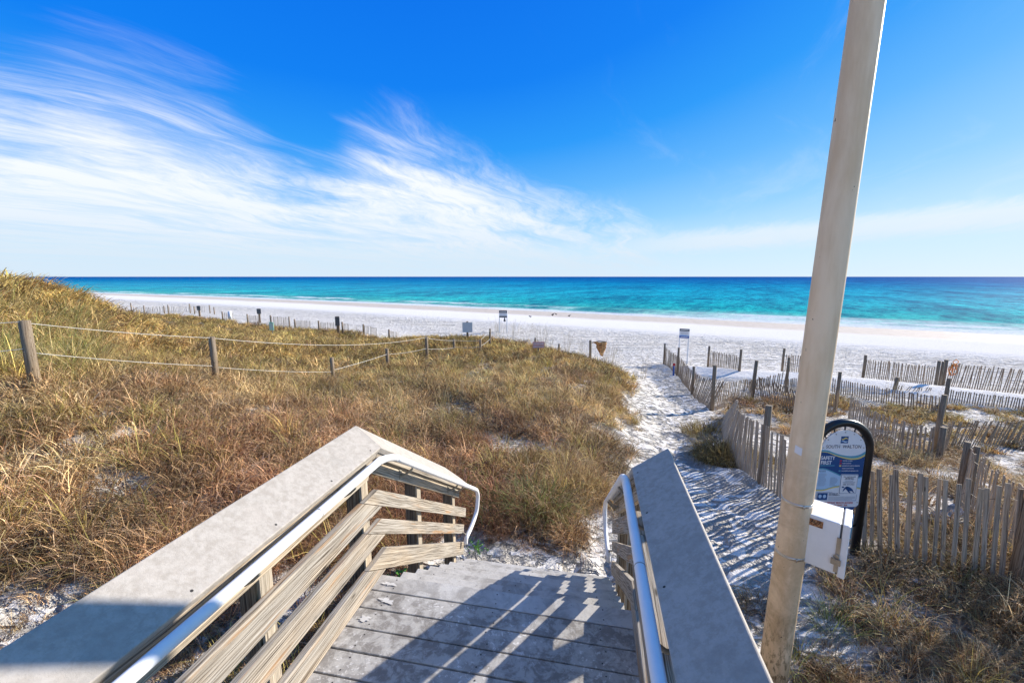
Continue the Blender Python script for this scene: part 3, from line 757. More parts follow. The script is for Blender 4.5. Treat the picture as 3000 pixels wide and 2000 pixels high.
def splash(parent, pts, n=40, r=.05, seed=1):
    rs = random.Random(seed); P = []
    c, ex, ey = pts
    for k in range(n):
        a = 2*math.pi*k/n; rr = r*(.75+.22*math.sin(2*a+seed)+.18*math.sin(5*a+seed*2)+.12*math.sin(9*a+seed*3))
        P.append(tuple(c+ex*rr*1.7*math.cos(a)+ey*rr*.7*math.sin(a)))
    mb = MB(); mb.v = P; mb.face(list(range(n))); mb.build('paint_splash', 'splash_pale', parent)
brd = [o for o in st.children if o.name.startswith('deck_board')]
splash(brd[1], (D(-1.19, 2.10, .0035), DV, TV), r=.035, seed=3)
splash(brd[2], (D(-1.25, 1.95, .0035), DV, TV), r=.030, seed=5)
splash(brd[0], (D(-1.24, 2.235, .0035), DV, TV), r=.030, seed=8)
def make_railing(side):
    left = side < 0
    mx = (lambda d: d) if left else (lambda d: -1.042-d)
    Q = lambda d, t_, z: D(mx(d), t_, z)
    rl = thing('railing', 'sunlit wooden railing with wide grey cap along the left of the stairs' if left else 'shaded wooden railing with wide grey cap along the right of the stairs', 'railing')
    TM = 2.316
    def zc(t_, z, w=0): return z-SLOPE*max(0, t_-TM-.045*w)
    ndir = Vector((-.11, 0, .2)) # placeholder direction, replaced below
    def cap(tw, name):
        P = [Q(-1.294-.2*w, t_, zc(t_, .90+.118*w, w)) for t_, w in tw]
        n = (P[1]-P[0]).cross(P[2]-P[0]).normalized()
        if n.z < 0: n = -n
        mb = MB(); g = P[1]-P[0]
        mb.prism(P, -n*.040, (g if abs(g.dot(TV)) > .3 else P[2]-P[1]))
        o = mb.build('cap_board', 'cap_composite', rl, bevel=.005)
        # screw heads sunk in the top
        tt = sorted(set([t_ for t_, w in tw])); a, b = tt[0], tt[-1]
        x = b-.12
        while x > a+.08:
            for w in (.13, .80):
                c = Q(-1.294-.2*w, x+random.gauss(0, .02), zc(x, .90+.11*w))+n*.0012; s_ = MB(); r_ = .0056
                e1 = TV.cross(n).normalized(); e2 = n.cross(e1)
                s_.v = [tuple(c+e1*r_*math.cos(k*math.pi/4)+e2*r_*math.sin(k*math.pi/4)) for k in range(8)]
                s_.face(list(range(8))); s_.build('screw', 'screw_dark', o)
            x -= .41
        return o
    cap([(-1.7, 0), (TM, 0), (TM+.045, 1), (-1.7, 1)], 'level')
    cap([(TM+.002, 0), (4.14, 0), (4.14, .45), (3.98, 1), (TM+.047, 1)], 'slope')
    def flat(name, tz, d0, thick, mat, g=TV, lab=None):
        mb = MB(); mb.prism([Q(d0, a, b) for a, b in tz], Q(d0-thick, 0, 0)-Q(d0, 0, 0), g)
        o = mb.build(name, mat, rl, bevel=.004)
        if lab: o['label'] = lab
        return o
    sl = TV-Vector((0, 0, SLOPE))
    L = lambda t_, z0, t0: z0-SLOPE*(t_-t0)
    flat('top_beam', [(-1.7, .715), (2.23, .715), (TM, .868), (-1.7, .868)], -1.345, .036, 'beam_wood')
    flat('top_beam', [(2.253, .753), (4.0, L(4.0, .753, 2.253)), (4.0, L(4.0, .868, TM)), (TM+.003, .866)], -1.345, .036, 'beam_wood', sl)
    flat('ledger_strip', [(-1.7, .838), (2.29, .838), (TM, .872), (-1.7, .872)], -1.322, .0225, 'board_wood_grey')
    flat('ledger_strip', [(2.293, .836), (4.02, L(4.02, .836, 2.293)), (4.02, L(4.02, .870, TM)), (TM+.003, .870)], -1.322, .0225, 'board_wood_grey', sl)
    rows = [(.610, 2.14, 2.312, .112, 4.18, None), (.391, 2.165, 2.335, .112, 4.10, 'reddish brown'), (.145, 2.148, 2.388, .14, 4.08, None)]
    for i, (zt, tl, tu, h, te, lab) in enumerate(rows):
        hl = .145; h = h if left else (.15, .115, .15)[i]
        flat('rail_board', [(-1.7, zt), (tl-.003, zt), (tl-.003+hl/SLOPE, zt-hl), (-1.7, zt-hl)], -1.330, .037, 'board_wood')
        if not left: tu = tl+h/SLOPE
        flat('rail_board', [(tl, zt), (tu, zt), (te, L(te, zt, tu)), (te-.02, L(te-.02, zt, tl))], -1.328, .038, 'board_wood' if i != 2 else 'board_wood_grey', sl)
    for tc_ in (-1.2, .1, 1.405, 2.215, 3.015, 3.875):
        ta, tb = tc_-.045, tc_+.045; mb = MB()
        zt = lambda x: zc(x, .868)-.004
        P = [Q(-1.383, ta, -1.6), Q(-1.383, tb, -1.6), Q(-1.383, tb, zt(tb)), Q(-1.383, ta, zt(ta))]
        mb.prism(P, Q(-1.47, 0, 0)-Q(-1.383, 0, 0), Vector((0, 0, 1)))
        mb.build('post', 'post_wood', rl, bevel=.004)
        sp = MB(); zz = zt(ta)-.12   # packing block so the beam bears on the post
        P = [Q(-1.3815, ta+.01, -1.0 if tc_ < 2.5 else zz-.9), Q(-1.3815, tb-.01, -1.0 if tc_ < 2.5 else zz-.9), Q(-1.3815, tb-.01, zz-.02), Q(-1.3815, ta+.01, zz-.02)]
        sp.prism(P, Q(-1.366, 0, 0)-Q(-1.3815, 0, 0), Vector((0, 0, 1))); sp.build('batten', 'beam_wood', rl)
    # handrail pipe
    pd_, pz = (-1.247 if left else -1.258), .865
    P = [Q(pd_, -1.7, pz), Q(pd_, 0, pz), Q(pd_, 1.2, pz)]
    for a in range(9):
        s_ = a/8; tt = 2.14+.32*s_
        P.append(Q(pd_, tt, pz-SLOPE*.32*.5*s_*s_))
    t_last = 2.46; z_last = pz-SLOPE*.16
    for tt in (2.9, 3.4, 3.9, 4.28): P.append(Q(pd_, tt, z_last-SLOPE*(tt-t_last)))
    zl = z_last-SLOPE*(4.28-t_last)
    P += [Q(pd_, 4.34, zl-.05), Q(pd_, 4.375, zl-.10), Q(pd_, 4.385, zl-.16), Q(pd_-.004, 4.36, zl-.28), Q(pd_-.012, 4.30, zl-.35), Q(pd_-.02, 4.16, zl-.40), Q(pd_-.03, 4.05, zl-.425), Q(pd_-.035, 4.015, zl-.45), Q(pd_-.037, 4.005, zl-.50)]
    # smooth the polyline
    S = []
    for i in range(len(P)-1):
        p0 = P[max(i-1, 0)]; p1 = P[i]; p2 = P[i+1]; p3 = P[min(i+2, len(P)-1)]
        m = 3 if i > 2 else 1
        for k in range(m):
            u = k/m; S.append(.5*((2*p1)+(p2-p0)*u+(2*p0-5*p1+4*p2-p3)*u*u+(3*p1-p0-3*p2+p3)*u**3))
    S.append(P[-1])
    mb = MB(); mb.tube(S, .0225, 20)
    hr = mb.build('handrail', 'white_pipe', rl)
    for tt in (1.62,) if left else (1.52,):
        c = MB(); c.tube([Q(pd_, tt, pz), Q(pd_, tt+.006, pz)], .0229, 20); c.build('joint_ring', 'galvanised', hr)
    for tb in (-.6, .4, 1.25, 1.93, 2.66, 3.66, 3.84):
        zb = zc(tb, pz) if tb > 2.4 else pz
        if tb > 2.4: zb = z_last-SLOPE*(tb-t_last)
        c = MB(); wall = -1.344
        plate = [Q(wall, tb-.018, zb-.115), Q(wall, tb+.018, zb-.115), Q(wall, tb+.018, zb-.035), Q(wall, tb-.018, zb-.035)]
        c.prism(plate, Q(wall+.004, 0, 0)-Q(wall, 0, 0), Vector((0, 0, 1)))
        arm = [Q(wall+.004, tb, zb-.09), Q(wall+.03, tb, zb-.088), Q(wall+.065, tb, zb-.065), Q(pd_, tb, zb-.034), Q(pd_, tb, zb-.02)]
        c.tube(arm, .0085, 8)
        c.build('bracket', 'grey_bracket', hr)
    c = MB(); zb = zl-.44
    c.tube([Q(-1.330, 4.03, zb+.05), Q(-1.30, 4.03, zb+.045), Q(pd_-.033, 4.04, zb+.0)], .008, 8)
    c.build('bracket', 'grey_bracket', hr)
    return rl
make_railing(-1); make_railing(1)

# ------------------------------------------------------------------ pole with cabinet
PB = Vector((2.055, 2.83, -1.3)); PT = Vector((2.245, 2.83, 6.4))
def pole_at(z): return PB+(PT-PB)*((z-PB.z)/(PT.z-PB.z))
pole = thing('light_pole', 'tall cream painted steel pole standing right of the stairs', 'pole', tuple(PB))
mb = MB(); mb.tube([PB+(PT-PB)*(k/12) for k in range(13)], [.101-.018*(k/12) for k in range(13)], 48)
mb.build('shaft', 'pole_cream', pole)
def prad(z): return .101-.018*((z-PB.z)/7.7)
mb = MB(); mb.tube([pole_at(-1.26), pole_at(-1.16)], [.125, .118], 40); mb.build('base_collar', 'galvanised', pole)
for z in (.36, -.055):
    mb = MB(); mb.tube([pole_at(z-.011), pole_at(z-.009), pole_at(z+.009), pole_at(z+.011)], [prad(z)+.0005, prad(z)+.003, prad(z)+.003, prad(z)+.0005], 48)
    mb.tube([pole_at(z)+Vector((-.02, -prad(z)-.004, -.012)), pole_at(z)+Vector((-.02, -prad(z)-.004, .012))], .006, 8)
    mb.build('clamp_band', 'steel_band', pole)
# paper sticker wrapped on the shaft
mb = MB(); a0 = math.atan2(-2.83, -2.06)-.62; rr = prad(.75)+.0015
for k in range(9):
    a = a0+k*.06; c = pole_at(.78)
    for z_ in (.745, .80): 
        c = pole_at(z_-.012*(k/8)); mb.v.append((c.x+rr*math.cos(a), c.y+rr*math.sin(a), c.z))
for k in range(8): mb.face([2*k, 2*k+2, 2*k+3, 2*k+1], smooth=True)
mb.build('sticker', 'sign_white', pole)

# cabinet strapped to the pole: corner A nearest the pole, u along the door face, w along the depth
A0 = Vector((2.132, 2.752, 0)); uD = Vector((.70, -.715, 0)).normalized(); wD = Vector((.655, .755, 0)).normalized()
cab = thing('control_box', 'white metal control box with a latch strapped to the cream pole', 'box', (2.24, 2.78, -.08))
BW, BD, BH, z0b = .185, .27, .38, -.08
mb = MB(); q = [A0+Vector((0, 0, z0b)), A0+uD*BW+Vector((0, 0, z0b)), A0+uD*BW+wD*BD+Vector((0, 0, z0b)), A0+wD*BD+Vector((0, 0, z0b))]
mb.prism(q, (0, 0, BH), Vector((0, 0, 1))); mb.build('body', 'box_white', cab, bevel=.006)
S0 = A0+uD*(BW+.011)-wD*.004
mb = MB(); q = [S0+Vector((0, 0, z0b-.012)), S0+uD*.042+Vector((0, 0, z0b-.012)), S0+uD*.042+wD*(BD+.01)+Vector((0, 0, z0b-.012)), S0+wD*(BD+.01)+Vector((0, 0, z0b-.012))]
mb.prism(q, (0, 0, BH+.016), Vector((0, 0, 1))); dr = mb.build('door', 'box_white', cab, bevel=.006)
mb = MB(); q = [A0+uD*BW+wD*.01+Vector((0, 0, z0b+.004)), A0+uD*(BW+.011)+wD*.01+Vector((0, 0, z0b+.004)), A0+uD*(BW+.011)+wD*(BD-.01)+Vector((0, 0, z0b+.004)), A0+uD*BW+wD*(BD-.01)+Vector((0, 0, z0b+.004))]
mb.prism(q, (0, 0, BH-.008), Vector((0, 0, 1))); mb.build('gasket', 'grey_metal', cab)
fr = -wD  # outward from the door face
def onface(u, z, off): return A0+uD*u+fr*off+Vector((0, 0, z))
mb = MB(); mb.prism([onface(BW-.012, -.06, .001), onface(BW+.012, -.06, .001), onface(BW+.012, .20, .001), onface(BW-.012, .20, .001)], fr*.006, Vector((0, 0, 1)))
mb.build('hasp_bar', 'latch_metal', cab, bevel=.001)
mb = MB(); mb.prism([onface(BW-.032, .0, .007), onface(BW+.024, .0, .007), onface(BW+.024, .042, .007), onface(BW-.032, .042, .007)], fr*.012, uD)
mb.tube([onface(BW-.018, .042, .013), onface(BW-.018, .066, .013), onface(BW-.004, .078, .013), onface(BW+.010, .066, .013), onface(BW+.010, .042, .013)], .0035, 8)
mb.build('padlock', 'latch_metal', cab, bevel=.003)
mb = MB(); mb.prism([onface(.004, .222, .0035), onface(.088, .222, .0035), onface(.088, .274, .0035), onface(.004, .274, .0035)], fr*.001, uD); stk = mb.build('sticker', 'rusty_sticker', cab)

# ------------------------------------------------------------------ lettering
def text_mesh(body, size, bold=0.0, align='CENTER', space=1.0):
    cu = bpy.data.curves.new('t', 'FONT'); cu.body = body; cu.size = size; cu.align_x = align; cu.align_y = 'CENTER'
    cu.offset = bold; cu.space_character = space; cu.resolution_u = 3
    o = bpy.data.objects.new('t', cu); COL.objects.link(o)
    bpy.context.view_layer.update(); dg = bpy.context.evaluated_depsgraph_get()
    me = bpy.data.meshes.new_from_object(o.evaluated_get(dg)); bpy.data.objects.remove(o)
    return me
def letter(body, size, origin, ux, uz, parent, mat, bold=0.0, align='CENTER', width=None, space=1.0, fit_h=None):
    """text in the plane spanned by ux, uz at origin (world)"""
    me = text_mesh(body, size, bold, align, space)
    n = ux.cross(uz).normalized()
    co = [v.co.copy() for v in me.vertices]
    if not co: return
    sx = 1.0
    if width: w = max(c.x for c in co)-min(c.x for c in co); sx = width/w
    inv = parent_matrix(parent).inverted()
    for v, c in zip(me.vertices, co): v.co = inv @ (origin+ux*(c.x*sx)+uz*c.y)
    me.materials.clear(); me.materials.append(MATS[mat])
    o = bpy.data.objects.new('lettering', me); COL.objects.link(o); o.parent = parent
    return o
EX, EZ = Vector((1, 0, 0)), Vector((0, 0, 1))
letter('AUX', .03, onface(.047, .254, .0052), uD, EZ, stk, 'screw_dark', .0008)

# ------------------------------------------------------------------ beach safety sign (arched)
SX, SY = 3.653, 4.355
sg = thing('safety_sign', 'arched blue and white beach safety sign in a black tube frame behind the pole', 'sign', (SX, SY, -1.2))
P = [(SX-.30, -1.35), (SX-.30, .06)]
for k in range(17):
    a = math.pi-math.pi*k/16; P.append((SX+.30*math.cos(a), .10+.30*math.sin(a)))
P += [(SX+.30, .06), (SX+.30, -1.35)]
mb = MB(); mb.tube([(a, SY, b) for a, b in P], .043, 20); mb.build('tube_frame', 'black_tube', sg)
def shape(name, pts, y, mat, parent, thick=.0012):
    mb = MB(); mb.prism([(SX+a, y, b) for a, b in pts], (0, thick, 0), EX)
    return mb.build(name, mat, parent)
YF = SY-.02
arch = [(.25*math.cos(math.pi*k/20), .068+.25*math.sin(math.pi*k/20)) for k in range(21)]
pan = shape('panel', [(-.25, -.56), (-.19, -.62), (.19, -.62), (.25, -.56)]+arch, YF, 'sign_white', sg, .012)
for k in range(7):
    a = math.pi*(.07+.86*k/6)
    mb = MB(); mb.tube([(SX+.245*math.cos(a), SY-.01, .068+.245*math.sin(a)), (SX+.272*math.cos(a), SY-.005, .095+.272*math.sin(a))], .007, 8); mb.build('strut', 'black_tube', sg)
    mb = MB(); cx, cz = SX+.228*math.cos(a), .068+.228*math.sin(a); mb.tube([(cx, YF-.004, cz), (cx, YF+.001, cz)], .0065, 10); mb.build('bolt', 'galvanised', pan)
for a, b in ((.232, -.53), (-.232, -.53)):
    mb = MB(); mb.tube([(SX+a, YF-.004, b), (SX+a, YF+.001, b)], .0065, 10); mb.build('bolt', 'galvanised', pan)
def curve(pts, n=24):
    """Catmull-Rom through (x,z)"""
    out = []; P = [pts[0]]+pts+[pts[-1]]
    for i in range(1, len(P)-2):
        for k in range(n//(len(pts)-1)+1):
            u = k/(n//(len(pts)-1)+1); p0, p1, p2, p3 = P[i-1], P[i], P[i+1], P[i+2]
            out.append(tuple(.5*((2*p1[j])+(p2[j]-p0[j])*u+(2*p0[j]-5*p1[j]+4*p2[j]-p3[j])*u*u+(3*p1[j]-p0[j]-3*p2[j]+p3[j])*u**3) for j in (0, 1)))
    out.append(pts[-1]); return out
def band(up, lo, y, mat):
    a = curve(up); b = curve(lo); n = min(len(a), len(b)); a = a[:n]; b = b[:n]
    mb = MB()
    for p in a: mb.v.append((SX+p[0], y, p[1]))
    for p in b: mb.v.append((SX+p[0], y, p[1]))
    for k in range(n-1): mb.face([k, n+k, n+k+1, k+1], EX)
    return mb.build('printed_wave', mat, pan)
W = .2485
y1 = YF-.0012
top_c = [(-W, .092), (-.17, .088), (-.05, .045), (.08, .022), (.18, .035), (W, .078)]
def sh(c, d): return [(a, b+d) for a, b in c]
band(top_c, [(a, b-.02-.016*max(0, a/W)) for a, b in top_c], y1, 'sign_teal')
c2 = [(a, b-.02-.016*max(0, a/W)) for a, b in top_c]
band(c2, [(a, b-.004-.016*(a+W)/(2*W)) for a, b in c2], y1, 'sign_yellow')
c3 = [(a, b-.004-.016*(a+W)/(2*W)) for a, b in c2]
c4 = [(-W, -.120), (-.17, -.125), (-.05, -.175), (.06, -.225), (.16, -.24), (W, -.215)]
band(c3, c4, y1, 'sign_navy')
c5 = sh(c4, -.014); band(c4, c5, y1, 'sign_teal')
c6 = [(-W, -.372), (-.16, -.368), (-.05, -.335), (.06, -.322), (.16, -.335), (W, -.352)]
band(c5, c6, y1, 'sign_light_blue')
band(c6, sh(c6, -.006), y1, 'sign_teal'); band(sh(c6, -.006), sh(c6, -.020), y1, 'sign_yellow')
def rect(x0, z0, x1, z1, y, mat, name='print_block'):
    mb = MB(); mb.v = [(SX+x0, y, z0), (SX+x1, y, z0), (SX+x1, y, z1), (SX+x0, y, z1)]; mb.face([0, 1, 2, 3], EX); return mb.build(name, mat, pan)
y2, y3, y4 = YF-.0024, YF-.0036, YF-.0048
# emblem: blue square with a yellow wave above a pale blue one
rect(-.040, .170, .042, .250, y1, 'sign_navy', 'emblem')
def wave(x0, x1, z, amp, th, y, mat):
    mb = MB(); n = 20
    for k in range(n+1):
        u = k/n; x = x0+(x1-x0)*u; zz = z+amp*math.sin(u*2*math.pi+3.5)
        mb.v += [(SX+x, y, zz-th*(.5+math.sin(u*math.pi))/2), (SX+x, y, zz+th*(.5+math.sin(u*math.pi))/2)]
    for k in range(n): mb.face([2*k, 2*k+2, 2*k+3, 2*k+1], EX)
    mb.build('emblem', mat, pan)
wave(-.033, .035, .222, .008, .011, y2, 'sign_yellow'); wave(-.033, .035, .192, -.005, .010, y2, 'sign_light_blue')
def L_(body, size, x, z, mat='sign_text_dark', **k):
    letter(body, size, Vector((SX+x, k.pop('y', y2), z)), EX, EZ, pan, mat, **k)
L_('SOUTH  WALTON', .056, 0, .130, width=.385)
L_('SAFETY', .058, -.158, -.002, 'sign_white', bold=.0016, width=.158)
L_('FIRST', .058, -.172, -.058, 'sign_white', bold=.0016, width=.120)
rect(-.235, -.094, -.075, -.085, y2, 'sign_teal')
for i, (tx, colr) in enumerate((('WATER CLOSED', 'sign_red'), ('HIGH HAZARD', 'sign_red'), ('MODERATE SURF/CURRENTS', 'sign_yellow'), ('CALM CONDITIONS', 'paint_blue'), ('DANGEROUS MARINE LIFE', 'sign_teal'))):
    z = -.034-.0295*i
    rect(-.022, z-.008, 0, z+.008, y2, colr)
    L_(tx, .0165, .010, z, 'sign_white', align='LEFT', bold=.0003, width=.0088*len(tx))
L_('RULES', .030, -.205, -.155)
for c_, (x0, n) in enumerate(((-.235, 13), (-.105, 10))):
    for k in range(n):
        w = random.uniform(.06, .10) if c_ == 0 else random.uniform(.05, .09)
        z = -.185-.0118*k if c_ == 0 else -.222-.0118*k
        if c_ == 1: z = -.232-.0105*k
        rect(x0, z-.0014, x0+w, z+.0014, y2, 'sign_grey_text', 'fine_print')
# turtle notice
def rrect(x0, z0, x1, z1, r, y, mat):
    mb = MB(); P = []
    for cx, cz, a0 in ((x1-r, z1-r, 0), (x0+r, z1-r, 90), (x0+r, z0+r, 180), (x1-r, z0+r, 270)):
        for k in range(5): a = R(a0+22.5*k); P.append((SX+cx+r*math.cos(a), y, cz+r*math.sin(a)))
    mb.v = P; mb.face(list(range(len(P))), EX); return mb.build('notice', mat, pan)
rrect(.008, -.425, .205, -.192, .012, y2, 'sign_white'); rrect(.012, -.421, .201, -.196, .010, y3, 'sign_navy'); rrect(.016, -.417, .197, -.200, .008, y4, 'sign_white')
y5 = YF-.006
L_('SEA TURTLES ARE', .0165, .107, -.221, y=y5, bold=.0004, width=.135); L_('FEDERALLY', .0165, .107, -.236, y=y5, bold=.0004, width=.095); L_('PROTECTED', .0165, .107, -.251, y=y5, bold=.0004, width=.10)
for k, w in enumerate((.09, .14, .125)): rect(.107-w/2, -.275-.011*k, .107+w/2, -.271-.011*k, y5, 'sign_grey_text', 'fine_print')
L_('888-404-3922', .018, .107, -.313, y=y5, bold=.0004, width=.125)
mb = MB()   # turtle silhouette
def ell(cx, cz, rx, rz, ang, n=18, taper=0.0):
    P = []
    for k in range(n):
        a = 2*math.pi*k/n; x, z = rx*math.cos(a), rz*math.sin(a)*(1-taper*math.cos(a)); P.append((SX+cx+x*math.cos(ang)-z*math.sin(ang), y5, cz+x*math.sin(ang)+z*math.cos(ang)))
    b = len(mb.v); mb.v += P; mb.face(list(range(b, b+n)), EX)
ell(.118, -.365, .050, .021, R(-24), taper=.25); ell(.047, -.343, .014, .009, R(-8)); ell(.062, -.372, .027, .008, R(62), taper=-.4); ell(.115, -.393, .030, .008, R(-42), taper=-.3); ell(.165, -.397, .020, .006, R(-38)); ell(.085, -.345, .02, .006, R(-150))
mb.build('turtle_print', 'sign_navy', pan)
# rip current block
for a, b, c, d in ((-.235, -.508, .215, -.505), (-.235, -.408, -.06, -.405), (.212, -.508, .215, -.432), (-.235, -.508, -.232, -.405)): rect(a, b, c, d, y2, 'sign_navy', 'border_line')
rect(-.225, -.498, -.112, -.415, y2, 'sign_navy'); 
for cx in (-.195, -.145):
    mb = MB(); n = 16; mb.v = [(SX+cx+.018*math.cos(2*math.pi*k/n), y3, -.455+.022*math.sin(2*math.pi*k/n)) for k in range(n)]; mb.face(list(range(n)), EX); mb.build('print_block', 'sign_light_blue', pan)
L_('BEWARE OF', .019, -.098, -.424, align='LEFT', bold=.0004, width=.10); L_('RIP CURRENTS', .019, -.098, -.441, align='LEFT', bold=.0004, width=.12)
for k in range(4): rect(-.098, -.462-.011*k, .200-.03*(k == 3), -.459-.011*k, y2, 'sign_grey_text', 'fine_print')
L_('LAKE CAUSEWAY BEACH ACCESS', .030, -.022, -.534, 'sign_red', width=.41, bold=.0006)
L_('W. COUNTY HWY. 30A', .030, -.008, -.565, 'sign_red', width=.27, bold=.0006)
mb = MB(); mb.v = [(SX-.19, y1, -.618), (SX+.188, y1, -.618), (SX+.225, y1, -.583), (SX-.225, y1, -.592)]; mb.face([0, 1, 2, 3], EX); mb.build('print_block', 'sign_navy', pan)
lowp = shape('lower_panel', [(-.22, -.98), (.22, -.98), (.22, -.68), (-.22, -.68)], YF, 'sign_light_blue', sg, .010)
mb = MB(); mb.v = [(SX-.218, y1, -.97), (SX+.218, y1, -.97), (SX+.218, y1, -.84), (SX-.218, y1, -.84)]; mb.face([0, 1, 2, 3], EX); mb.build('print_block', 'sign_teal', lowp)
mb = MB(); mb.tube([(SX-.30, SY, -.83), (SX+.30, SY, -.83)], .012, 10); mb.build('crossbar', 'black_tube', sg)
# ------------------------------------------------------------------ slat fences
def slat(mb, base, top, w, th, nrm, tan):
    """thin slat from base to top"""
    b = len(mb.v); off = (random.uniform(0, 60), random.uniform(0, 60)); L = (top-base).length
    tip = .0
    for p in (base, top):
        for a, c in ((-1, -1), (1, -1), (1, 1), (-1, 1)):
            mb.v.append(tuple(p+tan*w/2*a+nrm*th/2*c))
    for f in ((0, 1, 5, 4), (1, 2, 6, 5), (2, 3, 7, 6), (3, 0, 4, 7), (4, 5, 6, 7)):
        mb.f.append(tuple(b+k for k in f))
        ww = w if f[0] in (0, 2) else th
        mb.uv.append([(off[0], off[1]), (off[0], off[1]+ww), (off[0]+L, off[1]+ww), (off[0]+L, off[1])] if f != (4, 5, 6, 7) else [(off[0]+x*.02, off[1]+y*.02) for x, y in ((0, 0), (1, 0), (1, 1), (0, 1))])
        mb.mi.append(0); mb.sm.append(False)
def gz(x, y): return terrain(x, y)+.0
def add_post(parent, x, y, h, r=.052, lean=(0, 0), mat='round_post_wood', label=None, zb=None):
    z = gz(x, y) if zb is None else zb; mb = MB()
    p0 = Vector((x, y, z-.3)); p1 = Vector((x+lean[0]*h, y+lean[1]*h, z+h))
    mb.tube([p0, p0.lerp(p1, .5)+Vector((random.gauss(0, .004), random.gauss(0, .004), 0)), p1], [r*1.05, r, r*.96], 14)
    o = mb.build('post', mat, parent)
    if label: o['label'] = label
    return o
def snow_fence(label, pts, h, posts=(), lt=0.0, ln=0.0, pitch=.078, mat='slat_wood', group='slat sand fences', jit=.03, missing=0.0, wires=3, hv=None, sw=.033):
    x0, y0 = pts[0]
    root = thing('slat_fence', label, 'fence', (x0, y0, gz(x0, y0)), 0, group)
    mb = MB(); L = 0; P = [Vector((a, b)) for a, b in pts]
    wire_pts = [[] for _ in range(wires)]
    segs = [(P[i], P[i+1]) for i in range(len(P)-1)]
    tot = sum((b-a).length for a, b in segs); s = 0.0; xs = []
    while s < tot:
        q = s
        for a, b in segs:
            l = (b-a).length
            if q <= l: break
            q -= l
        p = a.lerp(b, min(1, q/l)); tan = (b-a).normalized(); xs.append((p, tan, s/tot)); s += (pitch(s/tot) if callable(pitch) else pitch)*random.uniform(.88, 1.12)
    ZZ = terrain_np([p.x for p, _, _ in xs], [p.y for p, _, _ in xs])
    for (p, tan, u), z in zip(xs, ZZ):
        t3 = Vector((tan.x, tan.y, 0)); n3 = Vector((-tan.y, tan.x, 0))
        hh = (h if hv is None else np.interp(u, *hv))*random.uniform(.95, 1.05)
        ltu = lt if not callable(lt) else lt(u)
        k1 = ltu+random.gauss(0, jit); k2 = (ln(u) if callable(ln) else ln)+random.gauss(0, jit*.6)
        base = Vector((p.x, p.y, z-.15))-(t3*k1+n3*k2)*.15; top = Vector((p.x, p.y, z+hh))+(t3*k1+n3*k2)*hh
        for w in range(wires): wire_pts[w].append(base.lerp(top, (.15+hh*(.25+.62*w/max(1, wires-1)))/(hh+.15))+n3*.008)
        if random.random() < missing: continue
        slat(mb, base, top, sw*random.uniform(.85, 1.15), .009, n3, t3)
    mb.build('slat_panel', mat, root)
    mb = MB()
    for w in wire_pts:
        if len(w) > 1: mb.tube(w, .003, 4, cap=False)
    mb.build('wire', 'wire_dark', root)
    for q in posts:
        add_post(root, *q[:3], **(q[3] if len(q) > 3 else {}))
    return root
snow_fence('slat fence along the right edge of the sand path towards the beach', [(9.15, 24.46), (8.37, 20.53), (7.18, 16.06), (6.36, 12.75)], .85,
    [(9.15, 24.5, 1.28), (8.35, 20.45, 1.42), (7.15, 15.95, 1.12), (6.36, 12.72, 1.45, dict(r=.06))], lt=lambda u: -.10-.25*max(0, (u-.7)/.3), ln=lambda u: .05+.45*max(0, (u-.62)/.38), hv=([0, .3, .8, 1], [1.05, .95, .8, .85]))
snow_fence('slat fence turning right from the path fence, dry grass at its foot', [(6.46, 12.78), (7.5, 13.6), (8.68, 14.45)], .78, [(8.68, 14.5, 1.45, dict(r=.06, lean=(.03, 0)))], lt=.18)
snow_fence('slat fence sloping down behind the cream pole', [(8.78, 14.4), (9.03, 12.65), (9.6, 12.3), (10.3, 12.7), (10.9, 13.4)], .72, [(9.65, 12.35, 1.05), (10.9, 13.45, 1.3)], lt=-.34, hv=([0, .5, 1], [.85, .65, .75]))
snow_fence('short slat fence stub rising to a post on smooth sand', [(10.0, 17.1), (10.5, 16.3), (10.86, 16.04)], .5, [(10.9, 16.02, 1.42)], lt=.05, hv=([0, 1], [.25, .85]))
snow_fence('long slat fence half buried in drifted sand between the pole and a tall post', [(10.96, 16.1), (12.2, 16.6), (13.0, 16.3), (13.5, 15.2), (13.82, 14.26), (14.76, 13.73)], .55, [(14.55, 13.45, 1.25, dict(r=.055))], lt=-.05)
snow_fence('low slat fence at the right edge below the bright drift', [(14.9, 13.9), (16.6, 15.26), (18.7, 14.65), (22.5, 14.2)], .48, lt=.03)
snow_fence('nearest slat fence, from the bushy clump behind the pole to the right edge', [(6.11, 11.59), (5.2, 9.9), (4.5, 8.3), (4.14, 7.2), (4.02, 6.34), (4.0, 5.9), (4.02, 5.2), (4.12, 4.45), (4.48, 4.1), (5.06, 3.84), (6.0, 3.45), (8.0, 3.0)], .93,
    [(4.05, 6.30, 1.30, dict(r=.052)), (5.10, 3.78, 1.34, dict(r=.055))], lt=lambda u: -.25 if u < .28 else (-.12 if u < .42 else -.08), ln=lambda u: max(0, .62*(1-u/.47)), mat='old_slat_wood', hv=([0, .15, .3, .58, .75, 1], [.55, .75, .9, .96, 1.08, 1.2]), pitch=lambda u: .064 if u < .5 else .074, jit=.022, sw=.041)
snow_fence('bunched old slat fence coming forward from a split double post near the right edge', [(6.5, 5.6), (6.1, 5.0), (5.75, 4.5), (5.5, 4.05)], .85, [(6.50, 5.62, .95, dict(r=.038)), (6.60, 5.58, .90, dict(r=.036))], pitch=.07, mat='old_slat_wood', jit=.04)
